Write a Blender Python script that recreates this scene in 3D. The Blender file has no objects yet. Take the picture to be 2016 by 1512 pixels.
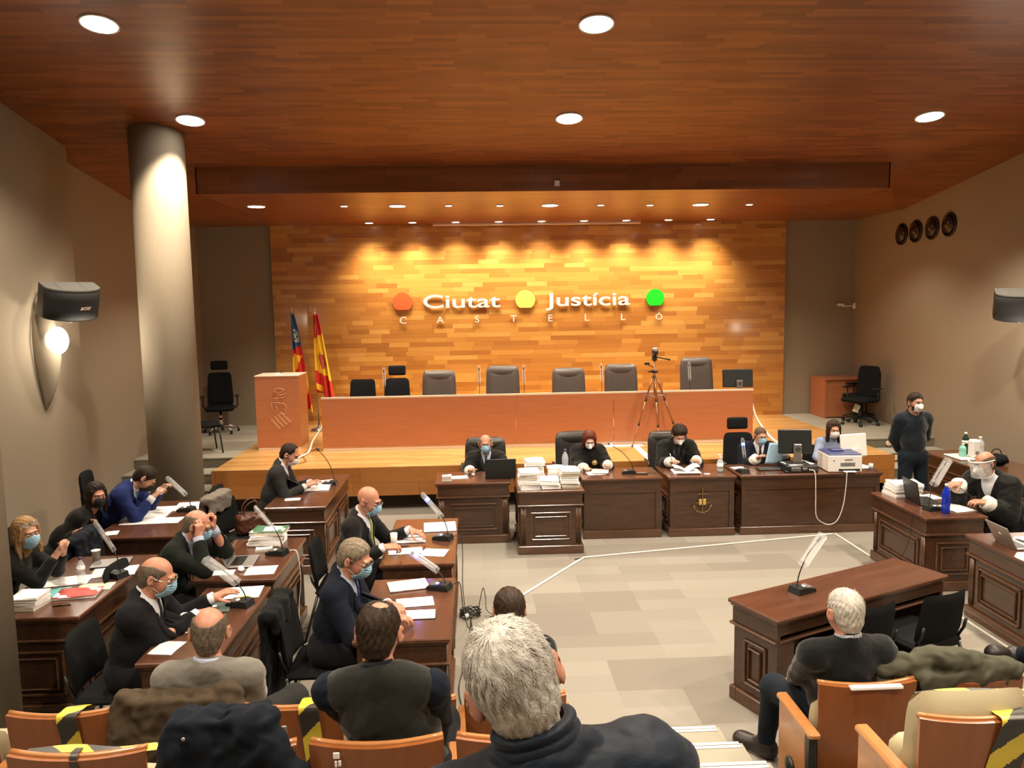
import bpy, bmesh, math, random
import numpy as np
from mathutils import Vector, Matrix
random.seed(7); NR = np.random.RandomState(3)
SC = bpy.context.scene; COL = SC.collection
PI = math.pi
EXPO = 0.36
def R(d): return d*PI/180
# ---------------------------------------------------------------- materials
MATS = {}
def nodes(name):
    m = bpy.data.materials.new(name); m.use_nodes = True
    nt = m.node_tree; b = nt.nodes['Principled BSDF']; MATS[name] = m
    return m, nt, b
def setb(b, col, rough=.5, metal=0, spec=.5, coat=0, sheen=0):
    b.inputs['Base Color'].default_value = (*col, 1); b.inputs['Roughness'].default_value = rough
    b.inputs['Metallic'].default_value = metal; b.inputs['Specular IOR Level'].default_value = spec
    b.inputs['Coat Weight'].default_value = coat; b.inputs['Sheen Weight'].default_value = sheen
def N(nt, t, **k):
    n = nt.nodes.new(t)
    for a, v in k.items(): setattr(n, a, v)
    return n
def L(nt, a, b): nt.links.new(a, b)
def coords(nt, scale=(1,1,1), rot=(0,0,0), kind='Object', loc=(0,0,0)):
    t = N(nt, 'ShaderNodeTexCoord'); m = N(nt, 'ShaderNodeMapping')
    m.inputs['Scale'].default_value = scale; m.inputs['Rotation'].default_value = rot; m.inputs['Location'].default_value = loc
    L(nt, t.outputs[kind], m.inputs[0]); return m.outputs[0]
def ramp(nt, fac, stops):
    r = N(nt, 'ShaderNodeValToRGB'); e = r.color_ramp.elements
    while len(e) < len(stops): e.new(.5)
    for i, (p, c) in enumerate(stops): e[i].position = p; e[i].color = (*c, 1)
    L(nt, fac, r.inputs[0]); return r.outputs[0]
def bump(nt, b, h, strength=.3, dist=.01):
    n = N(nt, 'ShaderNodeBump'); n.inputs['Strength'].default_value = strength; n.inputs['Distance'].default_value = dist
    L(nt, h, n.inputs['Height']); L(nt, n.outputs[0], b.inputs['Normal'])
def mat(name, col, rough=.5, metal=0, spec=.5, coat=0, noise=0, nscale=40, bmp=0, sheen=0, bscale=None):
    if name in MATS: return MATS[name]
    m, nt, b = nodes(name); setb(b, col, rough, metal, spec, coat, sheen)
    if noise or bmp:
        v = coords(nt); n = N(nt, 'ShaderNodeTexNoise'); n.inputs['Scale'].default_value = nscale; n.inputs['Detail'].default_value = 5
        L(nt, v, n.inputs[0])
        if noise:
            c1 = tuple(max(0, x*(1-noise)) for x in col); c2 = tuple(min(1, x*(1+noise)) for x in col)
            L(nt, ramp(nt, n.outputs[0], [(.3, c1), (.7, c2)]), b.inputs['Base Color'])
        if bmp:
            n2 = n
            if bscale:
                n2 = N(nt, 'ShaderNodeTexNoise'); n2.inputs['Scale'].default_value = bscale; L(nt, v, n2.inputs[0])
            bump(nt, b, n2.outputs[0], bmp, .004)
    return m
def emis(name, col, st):
    m, nt, b = nodes(name); setb(b, (.8,.8,.8)); b.inputs['Emission Color'].default_value = (*col, 1); b.inputs['Emission Strength'].default_value = st
    return m
def glassy(name, col, alpha=.25, rough=.05):
    m, nt, b = nodes(name); setb(b, col, rough, 0, .6); b.inputs['Alpha'].default_value = alpha; return m
def planks(name, stops, bw, rh, axes, rough=.35, grain=.25, coat=.2, seed=0, bscale=1.0):
    """plank boards: brick pattern with a random tone for each board and wood grain along it. axes picks (u, v) from xyz"""
    m, nt, b = nodes(name); setb(b, (.5,.3,.1), rough, 0, .5, coat); b.inputs['Coat Roughness'].default_value = .25
    t = N(nt, 'ShaderNodeTexCoord'); s = N(nt, 'ShaderNodeSeparateXYZ'); L(nt, t.outputs['Object'], s.inputs[0])
    # row index and shifted board index -> white noise per board
    def M(op, a, c=None, d=None):
        n = N(nt, 'ShaderNodeMath', operation=op)
        for i, x in enumerate([a, c, d]):
            if x is None: continue
            if isinstance(x, (int, float)): n.inputs[i].default_value = x
            else: L(nt, x, n.inputs[i])
        return n.outputs[0]
    u = s.outputs[axes[0]]; v = s.outputs[axes[1]]
    vr = M('DIVIDE', v, rh); row = M('FLOOR', vr)
    wn = N(nt, 'ShaderNodeTexWhiteNoise', noise_dimensions='1D'); L(nt, M('ADD', row, 13.7+seed), wn.inputs['W'])
    us = M('ADD', M('DIVIDE', u, bw), M('MULTIPLY', wn.outputs['Value'], 7.3))
    # vary board length inside a row by warping
    us = M('ADD', us, M('MULTIPLY', M('SINE', M('MULTIPLY', us, 2.1)), .28))
    bi = M('FLOOR', us)
    cb = N(nt, 'ShaderNodeCombineXYZ'); L(nt, bi, cb.inputs[0]); L(nt, row, cb.inputs[1])
    wn2 = N(nt, 'ShaderNodeTexWhiteNoise', noise_dimensions='3D'); L(nt, cb.outputs[0], wn2.inputs['Vector'])
    # grain noise stretched along u
    cg = N(nt, 'ShaderNodeCombineXYZ'); L(nt, M('MULTIPLY', u, 1.4*bscale), cg.inputs[0]); L(nt, M('MULTIPLY', v, 28*bscale), cg.inputs[1]); L(nt, M('MULTIPLY', wn2.outputs['Value'], 30), cg.inputs[2])
    ng = N(nt, 'ShaderNodeTexNoise'); ng.inputs['Scale'].default_value = 1; ng.inputs['Detail'].default_value = 6; L(nt, cg.outputs[0], ng.inputs[0])
    fac = M('ADD', M('MULTIPLY', wn2.outputs['Value'], 1-grain), M('MULTIPLY', ng.outputs[0], grain))
    col = ramp(nt, fac, stops)
    # thin dark joints
    fv = M('FRACT', vr); fu = M('FRACT', us)
    e1 = M('LESS_THAN', M('MINIMUM', fv, M('SUBTRACT', 1, fv)), .012); e2 = M('LESS_THAN', M('MINIMUM', fu, M('SUBTRACT', 1, fu)), .004)
    ed = M('MAXIMUM', e1, e2)
    mx = N(nt, 'ShaderNodeMix', data_type='RGBA'); L(nt, M('MULTIPLY', ed, .45), mx.inputs[0]); L(nt, col, mx.inputs[6]); mx.inputs[7].default_value = (.05,.02,.01,1)
    L(nt, mx.outputs[2], b.inputs['Base Color'])
    bump(nt, b, ng.outputs[0], .06, .003)
    return m
def woodm(name, dark, light, rough=.3, coat=.3, stretch=(1,12,12), scale=3):
    m, nt, b = nodes(name); setb(b, dark, rough, 0, .5, coat); b.inputs['Coat Roughness'].default_value = .15
    v = coords(nt, stretch); n = N(nt, 'ShaderNodeTexNoise'); n.inputs['Scale'].default_value = scale; n.inputs['Detail'].default_value = 7; n.inputs['Roughness'].default_value = .6
    L(nt, v, n.inputs[0]); L(nt, ramp(nt, n.outputs[0], [(.3, dark), (.7, light)]), b.inputs['Base Color']); bump(nt, b, n.outputs[0], .05, .002)
    return m
# ---------------------------------------------------------------- objects
def tag(o, label=None, cat=None, group=None, kind=None):
    if label: o['label'] = label
    if cat: o['category'] = cat
    if group: o['group'] = group
    if kind: o['kind'] = kind
    return o
def thing(name, label, cat, loc=(0,0,0), rz=0, group=None):
    o = bpy.data.objects.new(name, None); COL.objects.link(o); o.location = loc; o.rotation_euler = (0,0,R(rz)); o.empty_display_size = .05
    return tag(o, label, cat, group)
def linkmesh(name, me, m, parent=None, loc=None, rot=None, smooth=None):
    o = bpy.data.objects.new(name, me); COL.objects.link(o)
    if isinstance(m, (list, tuple)):
        for x in m: me.materials.append(x)
    elif m and not len(me.materials): me.materials.append(m)
    if parent: o.parent = parent
    if loc is not None: o.location = loc
    if rot is not None: o.rotation_euler = rot
    if smooth is not None:
        me.polygons.foreach_set('use_smooth', [smooth]*len(me.polygons))
    return o
def copy_tree(o, parent=None, data_map=None):
    c = o.copy(); COL.objects.link(c)
    if parent: c.parent = parent
    for ch in [x for x in bpy.data.objects if x.parent == o]: copy_tree(ch, c)
    return c
class MB:
    """collects simple solids into one mesh"""
    def __init__(s): s.v = []; s.f = []; s.mi = []; s.sm = []; s.M = None
    def add(s, vs, fs, mi=0, sm=False):
        k = len(s.v)
        if s.M is not None: vs = [s.M @ Vector(p) for p in vs]
        s.v += [tuple(p) for p in vs]; s.f += [tuple(i+k for i in f) for f in fs]; s.mi += [mi]*len(fs); s.sm += [sm]*len(fs); return s
    def box(s, lo, hi, b=0, mi=0):
        x0,y0,z0 = [min(a,c) for a,c in zip(lo,hi)]; x1,y1,z1 = [max(a,c) for a,c in zip(lo,hi)]
        b = min(b, (x1-x0)*.45, (y1-y0)*.45, (z1-z0)*.45)
        if b <= 0:
            vs = [(x,y,z) for x in (x0,x1) for y in (y0,y1) for z in (z0,z1)]
            return s.add(vs, [(0,1,3,2),(4,6,7,5),(0,4,5,1),(2,3,7,6),(0,2,6,4),(1,5,7,3)], mi)
        vs = []; I = {}
        for i,x in enumerate((x0,x1)):
            for j,y in enumerate((y0,y1)):
                for k,z in enumerate((z0,z1)):
                    sx,sy,sz = (1,-1)[i],(1,-1)[j],(1,-1)[k]
                    for a in range(3):
                        p = [x+sx*b, y+sy*b, z+sz*b]; p[a] = (x,y,z)[a]; I[(i,j,k,a)] = len(vs); vs.append(p)
        fs = []
        for a in range(3):
            o1,o2 = [(1,2),(0,2),(0,1)][a]
            for sd in (0,1):
                q = []
                for u,w in ((0,0),(1,0),(1,1),(0,1)):
                    t = [0,0,0]; t[a] = sd; t[o1] = u; t[o2] = w; q.append(I[(*t,a)])
                fs.append(q)
            for u in (0,1):
                for w in (0,1):   # edges along axis a
                    t0 = [0,0,0]; t0[o1] = u; t0[o2] = w; t1 = list(t0); t1[a] = 1
                    fs.append((I[(*t0,o1)], I[(*t0,o2)], I[(*t1,o2)], I[(*t1,o1)]))
        for i in (0,1):
            for j in (0,1):
                for k in (0,1): fs.append((I[(i,j,k,0)],I[(i,j,k,1)],I[(i,j,k,2)]))
        return s.add(vs, fs, mi)
    def tube(s, pts, r, n=8, mi=0, caps=True, closed=False, sx=1):
        P = [Vector(p) for p in pts]; m = len(P); rs = r if isinstance(r, (list,tuple)) else [r]*m
        vs = []; prev = None
        for i in range(m):
            if closed: d = P[(i+1)%m]-P[i-1]
            else: d = P[min(i+1,m-1)]-P[max(i-1,0)]
            d = d.normalized() if d.length > 1e-9 else Vector((0,0,1))
            if prev is None:
                a = Vector((0,0,1)) if abs(d.z) < .9 else Vector((1,0,0)); u = d.cross(a).normalized()
            else:
                u = prev - d*prev.dot(d); u = u.normalized() if u.length > 1e-6 else d.orthogonal().normalized()
            prev = u; w = d.cross(u)
            for k in range(n):
                t = 2*PI*k/n; vs.append(P[i]+(u*math.cos(t)*sx+w*math.sin(t))*rs[i])
        fs = []
        for i in range(m if closed else m-1):
            j = (i+1)%m
            for k in range(n): fs.append((i*n+k, i*n+(k+1)%n, j*n+(k+1)%n, j*n+k))
        if caps and not closed: fs += [tuple(range(n-1,-1,-1)), tuple((m-1)*n+k for k in range(n))]
        return s.add(vs, fs, mi, True)
    def cyl(s, a, b, r, n=20, mi=0, r2=None): return s.tube([a,b], [r, r if r2 is None else r2], n, mi)
    def lathe(s, prof, c=(0,0,0), n=24, mi=0, sx=1, sy=1):
        vs = []; m = len(prof)
        for (r,z) in prof:
            for k in range(n): t = 2*PI*k/n; vs.append((c[0]+r*sx*math.cos(t), c[1]+r*sy*math.sin(t), c[2]+z))
        fs = [(i*n+k, i*n+(k+1)%n, (i+1)*n+(k+1)%n, (i+1)*n+k) for i in range(m-1) for k in range(n)]
        if prof[0][0] > 1e-5: fs.append(tuple(range(n-1,-1,-1)))
        if prof[-1][0] > 1e-5: fs.append(tuple((m-1)*n+k for k in range(n)))
        return s.add(vs, fs, mi, True)
    def prism(s, poly, d0, d1, axis=2, mi=0, sm=False):
        """extrude a 2D polygon between d0 and d1 along axis"""
        def P(p, d):
            q = [0,0,0]; o = [i for i in range(3) if i != axis]; q[o[0]] = p[0]; q[o[1]] = p[1]; q[axis] = d; return q
        n = len(poly); vs = [P(p,d0) for p in poly]+[P(p,d1) for p in poly]
        fs = [(k,(k+1)%n,n+(k+1)%n,n+k) for k in range(n)]+[tuple(range(n-1,-1,-1)), tuple(range(n,2*n))]
        return s.add(vs, fs, mi, sm)
    def sheet(s, grid, mi=0, thick=0, sm=True, mif=None):
        """grid: rows of points; gives a sheet, with thickness when asked"""
        nr, nc = len(grid), len(grid[0]); G = [[Vector(p) for p in r] for r in grid]
        vs = [p for r in G for p in r]; fs = []; mis = []
        for i in range(nr-1):
            for j in range(nc-1):
                fs.append((i*nc+j, i*nc+j+1, (i+1)*nc+j+1, (i+1)*nc+j)); mis.append(mif(i,j) if mif else mi)
        if thick:
            ns = []
            for i in range(nr):
                for j in range(nc):
                    a = G[i][min(j+1,nc-1)]-G[i][max(j-1,0)]; b = G[min(i+1,nr-1)][j]-G[max(i-1,0)][j]
                    c = a.cross(b); ns.append(c.normalized() if c.length > 1e-9 else Vector((0,0,1)))
            k = len(vs); vs = vs+[v-n*thick for v,n in zip(vs,ns)]
            fs2 = [tuple(k+q for q in reversed(f)) for f in fs]; m2 = list(mis)
            ed = [(i*nc, (i+1)*nc) for i in range(nr-1)]+[((nr-1)*nc+j, (nr-1)*nc+j+1) for j in range(nc-1)]+[((i+1)*nc+nc-1, i*nc+nc-1) for i in range(nr-1)]+[(j+1, j) for j in range(nc-1)]
            fs3 = [(b_, a_, a_+k, b_+k) for a_,b_ in ed]
            fs = fs+fs2+fs3; mis = mis+m2+[mis[0]]*len(fs3)
        k0 = len(s.v)
        if s.M is not None: vs = [s.M @ v for v in vs]
        s.v += [tuple(p) for p in vs]; s.f += [tuple(i+k0 for i in f) for f in fs]; s.mi += mis; s.sm += [sm]*len(fs); return s
    def mesh(s, name, recalc=True):
        me = bpy.data.meshes.new(name); me.from_pydata(s.v, [], s.f)
        me.polygons.foreach_set('material_index', s.mi); me.polygons.foreach_set('use_smooth', s.sm)
        me.update()
        if recalc:
            bm = bmesh.new(); bm.from_mesh(me); bmesh.ops.recalc_face_normals(bm, faces=bm.faces); bm.to_mesh(me); bm.free()
        return me
    def build(s, name, m, parent=None, loc=None, rot=None): return linkmesh(name, s.mesh(name), m, parent, loc, rot)
def struct(name, mb, m): return tag(mb.build(name, m), kind='structure')
def rrect(cx, cy, w, h, r, n=5):
    out = []
    for k,(sx,sy) in enumerate(((1,1),(-1,1),(-1,-1),(1,-1))):
        for i in range(n+1):
            a = PI/2*(k+i/n); out.append((cx+sx*(w/2-r)+r*math.cos(a), cy+sy*(h/2-r)+r*math.sin(a)))
    return out
def textmesh(txt, size, depth=.004, sx=1, shear=0, align='CENTER', bold=0):
    cu = bpy.data.curves.new('t', 'FONT'); cu.body = txt; cu.size = size; cu.extrude = depth; cu.align_x = align; cu.shear = shear; cu.offset = bold
    o = bpy.data.objects.new('t', cu); COL.objects.link(o); o.scale = (sx,1,1)
    dg = bpy.context.evaluated_depsgraph_get(); me = bpy.data.meshes.new_from_object(o.evaluated_get(dg))
    me.transform(Matrix.Diagonal((sx,1,1,1))); bpy.data.objects.remove(o); bpy.data.curves.remove(cu)
    return me
def bez(pts, n=8):
    """smooth curve through points (Catmull-Rom)"""
    P = [Vector(p) for p in pts]; P = [P[0]*2-P[1]]+P+[P[-1]*2-P[-2]]; out = []
    for i in range(1, len(P)-2):
        a,b,c,d = P[i-1:i+3]
        for k in range(n):
            t = k/n; out.append(.5*((2*b)+(c-a)*t+(2*a-5*b+4*c-d)*t*t+(3*b-a-3*c+d)*t**3))
    return out+[P[-2]]
# ---------------------------------------------------------------- signed distance meshing
def smin(a, b, k):
    if k <= 0: return np.minimum(a, b)
    h = np.clip(.5+.5*(b-a)/k, 0, 1); return b*(1-h)+a*h-k*h*(1-h)
def smax(a, b, k): return -smin(-a, -b, k)
def V3(*a): return np.array(a, dtype=np.float32)
def nrm(v): v = np.asarray(v, float); n = np.linalg.norm(v); return v/n if n > 1e-9 else v
def rc(a, b, ra, rb):
    a = np.asarray(a, np.float32); b = np.asarray(b, np.float32); ab = b-a; L2 = float(ab@ab)+1e-9
    def f(P):
        t = np.clip(((P-a)@ab)/L2, 0, 1); return np.linalg.norm(P-a-t[:,None]*ab, axis=1)-(ra+(rb-ra)*t)
    return f
def ell(c, r, M=None):
    c = np.asarray(c, np.float32); r = np.asarray(r, np.float32); M = None if M is None else np.asarray(M, np.float32)
    def f(P):
        Q = P-c
        if M is not None: Q = Q@M
        k0 = np.linalg.norm(Q/r, axis=1); k1 = np.linalg.norm(Q/(r*r), axis=1)+1e-9
        return k0*(k0-1)/k1
    return f
def sbox(c, hsz, rad, M=None):
    c = np.asarray(c, np.float32); hsz = np.asarray(hsz, np.float32)-rad; M = None if M is None else np.asarray(M, np.float32)
    def f(P):
        Q = P-c
        if M is not None: Q = Q@M
        q = np.abs(Q)-hsz
        return np.linalg.norm(np.maximum(q,0), axis=1)+np.minimum(q.max(axis=1),0)-rad
    return f
def union(fs, k=.02, inf=0):
    def f(P):
        d = None
        for g in fs:
            e = g(P); d = e if d is None else smin(d, e, k)
        return d-inf
    return f
def local(fn, c, rad, margin=.05):
    """only evaluate near a centre (small groups such as hands)"""
    c = np.asarray(c, np.float32)
    def f(P):
        dc = np.linalg.norm(P-c, axis=1)-rad; out = np.maximum(dc, .03).astype(np.float32); m = dc < margin
        if m.any(): out[m] = fn(P[m])
        return out
    return f
def inframe(fn, c, M):
    c = np.asarray(c, np.float32); M = np.asarray(M, np.float32)
    return lambda P: fn((P-c)@M)
def wrinkle(P, s, seed=0.):
    x, y, z = P[:,0]*s, P[:,1]*s, P[:,2]*s
    a = np.sin(x*1.3+2.1*np.sin(y*.9+z*.7+seed)+seed); b = np.sin(z*1.7+1.8*np.sin(x*1.1-y*.6+seed*2)+1.3*seed)
    c = np.sin((x+y+z)*1.1+2*np.sin(z*1.3-x*.5+seed)); return (a*b+.6*c*a+.4*b)/2
def surfmesh(fn, lo, hi, h, name='m'):
    lo = np.asarray(lo, float); hi = np.asarray(hi, float); B = 4
    nb = np.maximum(1, np.ceil((hi-lo)/(h*B)).astype(int)); n = nb*B+1
    cb = [lo[a]+(np.arange(nb[a])+.5)*B*h for a in range(3)]
    G = np.stack(np.meshgrid(*cb, indexing='ij'), -1).reshape(-1,3).astype(np.float32)
    d = np.concatenate([fn(G[i:i+60000]) for i in range(0, len(G), 60000)])
    keep = np.abs(d) < B*h*1.15+.012
    D = np.where(d < 0, -1., 1.).astype(np.float32).reshape(nb)
    F = np.ones(n, np.float32)
    F[:-1,:-1,:-1] = np.repeat(np.repeat(np.repeat(D, B,0), B,1), B,2)
    ib = np.stack(np.unravel_index(np.nonzero(keep)[0], nb), -1)*B
    o = np.stack(np.meshgrid(*[np.arange(B+1)]*3, indexing='ij'), -1).reshape(-1,3)
    for s0 in range(0, len(ib), 900):
        I = (ib[s0:s0+900,None,:]+o[None]).reshape(-1,3)
        key = (I[:,0]*n[1]+I[:,1])*n[2]+I[:,2]; key = np.unique(key)
        i0, i1, i2 = np.unravel_index(key, n)
        P = np.stack([lo[0]+i0*h, lo[1]+i1*h, lo[2]+i2*h], -1).astype(np.float32)
        F.reshape(-1)[key] = fn(P)
    F[0]=F[-1]=1; F[:,0]=F[:,-1]=1; F[:,:,0]=F[:,:,-1]=1
    S = F < 0
    c = np.zeros(n-1, np.int8)
    for a in (0,1):
        for b in (0,1):
            for e in (0,1): c += S[a:n[0]-1+a, b:n[1]-1+b, e:n[2]-1+e]
    act = (c > 0) & (c < 8); idx = -np.ones(n-1, np.int64); ai = np.stack(np.nonzero(act), -1); idx[act] = np.arange(len(ai))
    if len(ai) == 0: return bpy.data.meshes.new(name)
    acc = np.zeros((len(ai),3)); cnt = np.zeros(len(ai))
    cor = [(a,b,e) for a in (0,1) for b in (0,1) for e in (0,1)]
    for p in cor:
        for ax in range(3):
            if p[ax]: continue
            q = list(p); q[ax] = 1
            fa = F[ai[:,0]+p[0], ai[:,1]+p[1], ai[:,2]+p[2]]; fb = F[ai[:,0]+q[0], ai[:,1]+q[1], ai[:,2]+q[2]]
            m = (fa < 0) != (fb < 0); t = fa[m]/(fa[m]-fb[m])
            pos = np.tile(np.array(p, float), (m.sum(),1)); pos[:,ax] += t; acc[m] += pos; cnt[m] += 1
    V = lo+(ai+acc/cnt[:,None])*h
    quads = []
    for ax in range(3):
        o1, o2 = [x for x in range(3) if x != ax]
        sl0 = [slice(None)]*3; sl1 = [slice(None)]*3; sl0[ax] = slice(0,-1); sl1[ax] = slice(1,None)
        ch = S[tuple(sl0)] != S[tuple(sl1)]
        e = np.stack(np.nonzero(ch), -1)
        e = e[(e[:,o1] > 0) & (e[:,o2] > 0)]
        def at(d1, d2):
            g = e.copy(); g[:,o1] -= d1; g[:,o2] -= d2; g = np.minimum(g, n-2); return idx[g[:,0],g[:,1],g[:,2]]
        q = np.stack([at(1,1), at(0,1), at(0,0), at(1,0)], -1)
        ins = S[e[:,0],e[:,1],e[:,2]]
        if ax == 1: ins = ~ins
        q[~ins] = q[~ins][:,::-1]; quads.append(q[(q >= 0).all(1)])
    Q = np.concatenate(quads); me = bpy.data.meshes.new(name)
    me.vertices.add(len(V)); me.vertices.foreach_set('co', V.astype(np.float32).ravel())
    me.loops.add(len(Q)*4); me.loops.foreach_set('vertex_index', Q.astype(np.int32).ravel())
    me.polygons.add(len(Q)); me.polygons.foreach_set('loop_start', np.arange(0, len(Q)*4, 4, dtype=np.int32))
    me.update(); me.validate(); me.polygons.foreach_set('use_smooth', np.ones(len(me.polygons), bool)); me.update()
    return me
# ================================================================ materials
M_ceil = planks('ceiling_planks', [(.15,(.135,.034,.0075)),(.5,(.215,.058,.012)),(.9,(.31,.095,.020))], .55, .062, (0,1), rough=.36, coat=.22, grain=.45)
M_wallwood = planks('wall_planks', [(.05,(0.3064,0.1121,0.0200)),(.35,(0.4256,0.1838,0.0347)),(.7,(0.5107,0.2466,0.0502)),(.95,(0.6299,0.3498,0.0912))], .55, .088, (0,2), rough=.4, coat=.35, grain=.3); M_wallwood.node_tree.nodes['Principled BSDF'].inputs['Coat Roughness'].default_value = .11
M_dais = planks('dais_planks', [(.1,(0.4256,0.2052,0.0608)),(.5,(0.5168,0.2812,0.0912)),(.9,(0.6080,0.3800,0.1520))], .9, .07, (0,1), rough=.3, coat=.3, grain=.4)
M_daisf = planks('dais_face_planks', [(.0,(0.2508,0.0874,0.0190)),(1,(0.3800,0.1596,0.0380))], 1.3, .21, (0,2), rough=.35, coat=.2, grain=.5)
M_wall = mat('wall_cloth', (0.2850,0.2394,0.1786), .85, noise=.05, nscale=60, bmp=.25, bscale=220, spec=.2)
M_orange = woodm('cherry_laminate', (.37,.128,.054), (.42,.156,.066), .38, .2, (1,9,20), 2)
M_edge = mat('pale_edge', (.75,.6,.48), .4, metal=.2)
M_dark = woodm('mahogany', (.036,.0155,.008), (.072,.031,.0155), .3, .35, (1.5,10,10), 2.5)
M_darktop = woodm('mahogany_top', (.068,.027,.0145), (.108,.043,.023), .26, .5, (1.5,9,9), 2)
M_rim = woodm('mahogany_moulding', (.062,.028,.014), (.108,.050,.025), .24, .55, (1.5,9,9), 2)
M_seatwood = woodm('beech_seat', (0.2204,0.0646,0.0152), (0.2736,0.0874,0.0228), .32, .35, (10,2,1.2), 2)
M_armwood = woodm('beech_arm', (0.3952,0.1596,0.0494), (0.4560,0.1976,0.0646), .3, .35, (9,1.2,9), 2)
M_cream = mat('cream_vinyl', (0.4712,0.4180,0.2736), .45, noise=.04, nscale=12, bmp=.1)
M_blackplastic = mat('black_plastic', (.009,.012,.013), .4)
M_blackfab = mat('black_fabric', (.008,.009,.010), .9, bmp=.3, nscale=300, spec=.15)
M_leather = mat('black_leather', (.018,.016,.015), .36, bmp=.35, nscale=70, bscale=160)
M_leather2 = mat('grey_brown_leather', (0.0570,0.0471,0.0418), .38, bmp=.3, nscale=70, bscale=160)
M_chrome = mat('chrome', (.75,.75,.75), .18, 1)
M_greymet = mat('grey_metal', (.32,.31,.3), .35, .8)
M_paper = mat('paper', (.93,.93,.95), .7)
M_paper2 = mat('paper_old', (.68,.64,.56), .8, noise=.1, nscale=30)
M_white = mat('white_plastic', (.75,.74,.72), .4)
M_cable = mat('black_cable', (.01,.01,.01), .5)
M_wcable = mat('white_cable', (.75,.72,.66), .5)
M_navyplastic = mat('navy_plastic', (.03,.05,.12), .4)
M_silver = mat('silver_lid', (.42,.42,.42), .35, .7)
M_gold = mat('gold_thread', (.75,.52,.16), .4, .6)
M_water = glassy('clear_plastic', (.75,.85,.95), .35)
M_blueglass = glassy('blue_glass', (.005,.03,.45), .88, .08)
M_film = glassy('clear_film', (.8,.82,.85), .2, .12)
M_blueled = emis('blue_light', (.04,.14,1), 16)
M_led = emis('orange_light', (1,.45,.3), 2.5)
M_lens = emis('lamp_lens', (1,.93,.82), 14)
M_lensS = emis('spot_lens', (1,.93,.85), 10)
M_yel = mat('tape_yellow', (.68,.53,.05), .35)
M_blk = mat('tape_black', (.03,.028,.025), .35)
# carpet tiles
def carpet(name, c1, c2, c3, su=1., sv=.5):
    m, nt, b = nodes(name); setb(b, c1, .95, 0, .1, 0, .1)
    v = coords(nt); br = N(nt, 'ShaderNodeTexBrick'); br.offset = .5; L(nt, v, br.inputs[0])
    br.inputs['Scale'].default_value = 1; br.inputs['Mortar Size'].default_value = .0012; br.inputs['Brick Width'].default_value = su; br.inputs['Row Height'].default_value = sv
    br.inputs['Color1'].default_value = (*c1,1); br.inputs['Color2'].default_value = (*c2,1); br.inputs['Mortar'].default_value = tuple(x*.72 for x in c2)+(1,)
    br.inputs['Bias'].default_value = 0
    v2 = coords(nt, (1,1,1), loc=(.5,.25,0)); b2 = N(nt, 'ShaderNodeTexBrick'); b2.offset = .5; L(nt, v2, b2.inputs[0])
    b2.inputs['Scale'].default_value = 1; b2.inputs['Mortar Size'].default_value = 0; b2.inputs['Brick Width'].default_value = su; b2.inputs['Row Height'].default_value = sv/2
    b2.inputs['Color1'].default_value = (0,0,0,1); b2.inputs['Color2'].default_value = (1,1,1,1)
    fac = ramp(nt, b2.outputs[0], [(.55,(0,0,0)),(.75,(.55,.55,.55))])
    mx = N(nt, 'ShaderNodeMix', data_type='RGBA'); L(nt, fac, mx.inputs[0]); L(nt, br.outputs[0], mx.inputs[6]); mx.inputs[7].default_value = (*c3,1)
    no = N(nt, 'ShaderNodeTexNoise'); no.inputs['Scale'].default_value = 350; L(nt, v, no.inputs[0])
    L(nt, mx.outputs[2], b.inputs['Base Color']); bump(nt, b, no.outputs[0], .3, .004)
    return m
M_carpet = carpet('carpet_tiles', (.240,.222,.194), (.176,.158,.135), (.262,.246,.214), 1.0, .5)
M_carpet2 = carpet('carpet_green_grey', (0.3040,0.2888,0.2356), (0.2660,0.2508,0.1976), (0.3344,0.3192,0.2660), 1.0, .5)
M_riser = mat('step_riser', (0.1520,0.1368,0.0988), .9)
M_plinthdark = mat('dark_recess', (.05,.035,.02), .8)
# ================================================================ the room
def mb(): return MB()
XL, XN, XR, YW = -5.32, -5.05, 7.48, 15.1
struct('floor', mb().box((-6.5,-2,-.1),(8.5,16,0)), M_carpet)
# raised side floors and steps beside the dais
def sideblock(nm, x0, x1, y0):
    b = mb()
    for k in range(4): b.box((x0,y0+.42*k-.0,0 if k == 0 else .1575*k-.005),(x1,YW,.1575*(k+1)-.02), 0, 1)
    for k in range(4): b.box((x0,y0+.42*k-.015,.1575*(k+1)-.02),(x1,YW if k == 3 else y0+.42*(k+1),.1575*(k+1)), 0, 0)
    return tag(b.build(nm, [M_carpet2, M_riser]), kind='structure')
sideblock('floor_side_left', XL, -3.80, 10.62); sideblock('floor_side_right', 6.06, XR, 10.95)
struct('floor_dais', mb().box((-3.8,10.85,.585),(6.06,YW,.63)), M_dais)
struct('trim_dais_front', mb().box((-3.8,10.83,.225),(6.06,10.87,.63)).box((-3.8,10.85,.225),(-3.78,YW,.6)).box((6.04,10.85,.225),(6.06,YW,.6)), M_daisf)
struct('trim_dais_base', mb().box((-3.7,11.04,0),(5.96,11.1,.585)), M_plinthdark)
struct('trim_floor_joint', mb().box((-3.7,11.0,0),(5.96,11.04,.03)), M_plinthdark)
LOW = 4.46
def zc(y): return 4.81+.16*(10.8-y)
struct('wall_back', mb().box((XL-.2,YW,0),(XR+.2,YW+.2,5)), M_wall)
struct('wall_back_wood', mb().box((-3.92,15.04,.63),(6.07,YW,LOW)), M_wallwood)
struct('wall_right', mb().box((XR,-2,0),(XR+.2,15.3,8)), M_wall)
struct('wall_left', mb().box((XL-.2,10.0,0),(XL,15.3,8)), M_wall)
struct('wall_left_near', mb().box((XL-.2,-2,0),(XN,10.0,8)), M_wall)
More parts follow.
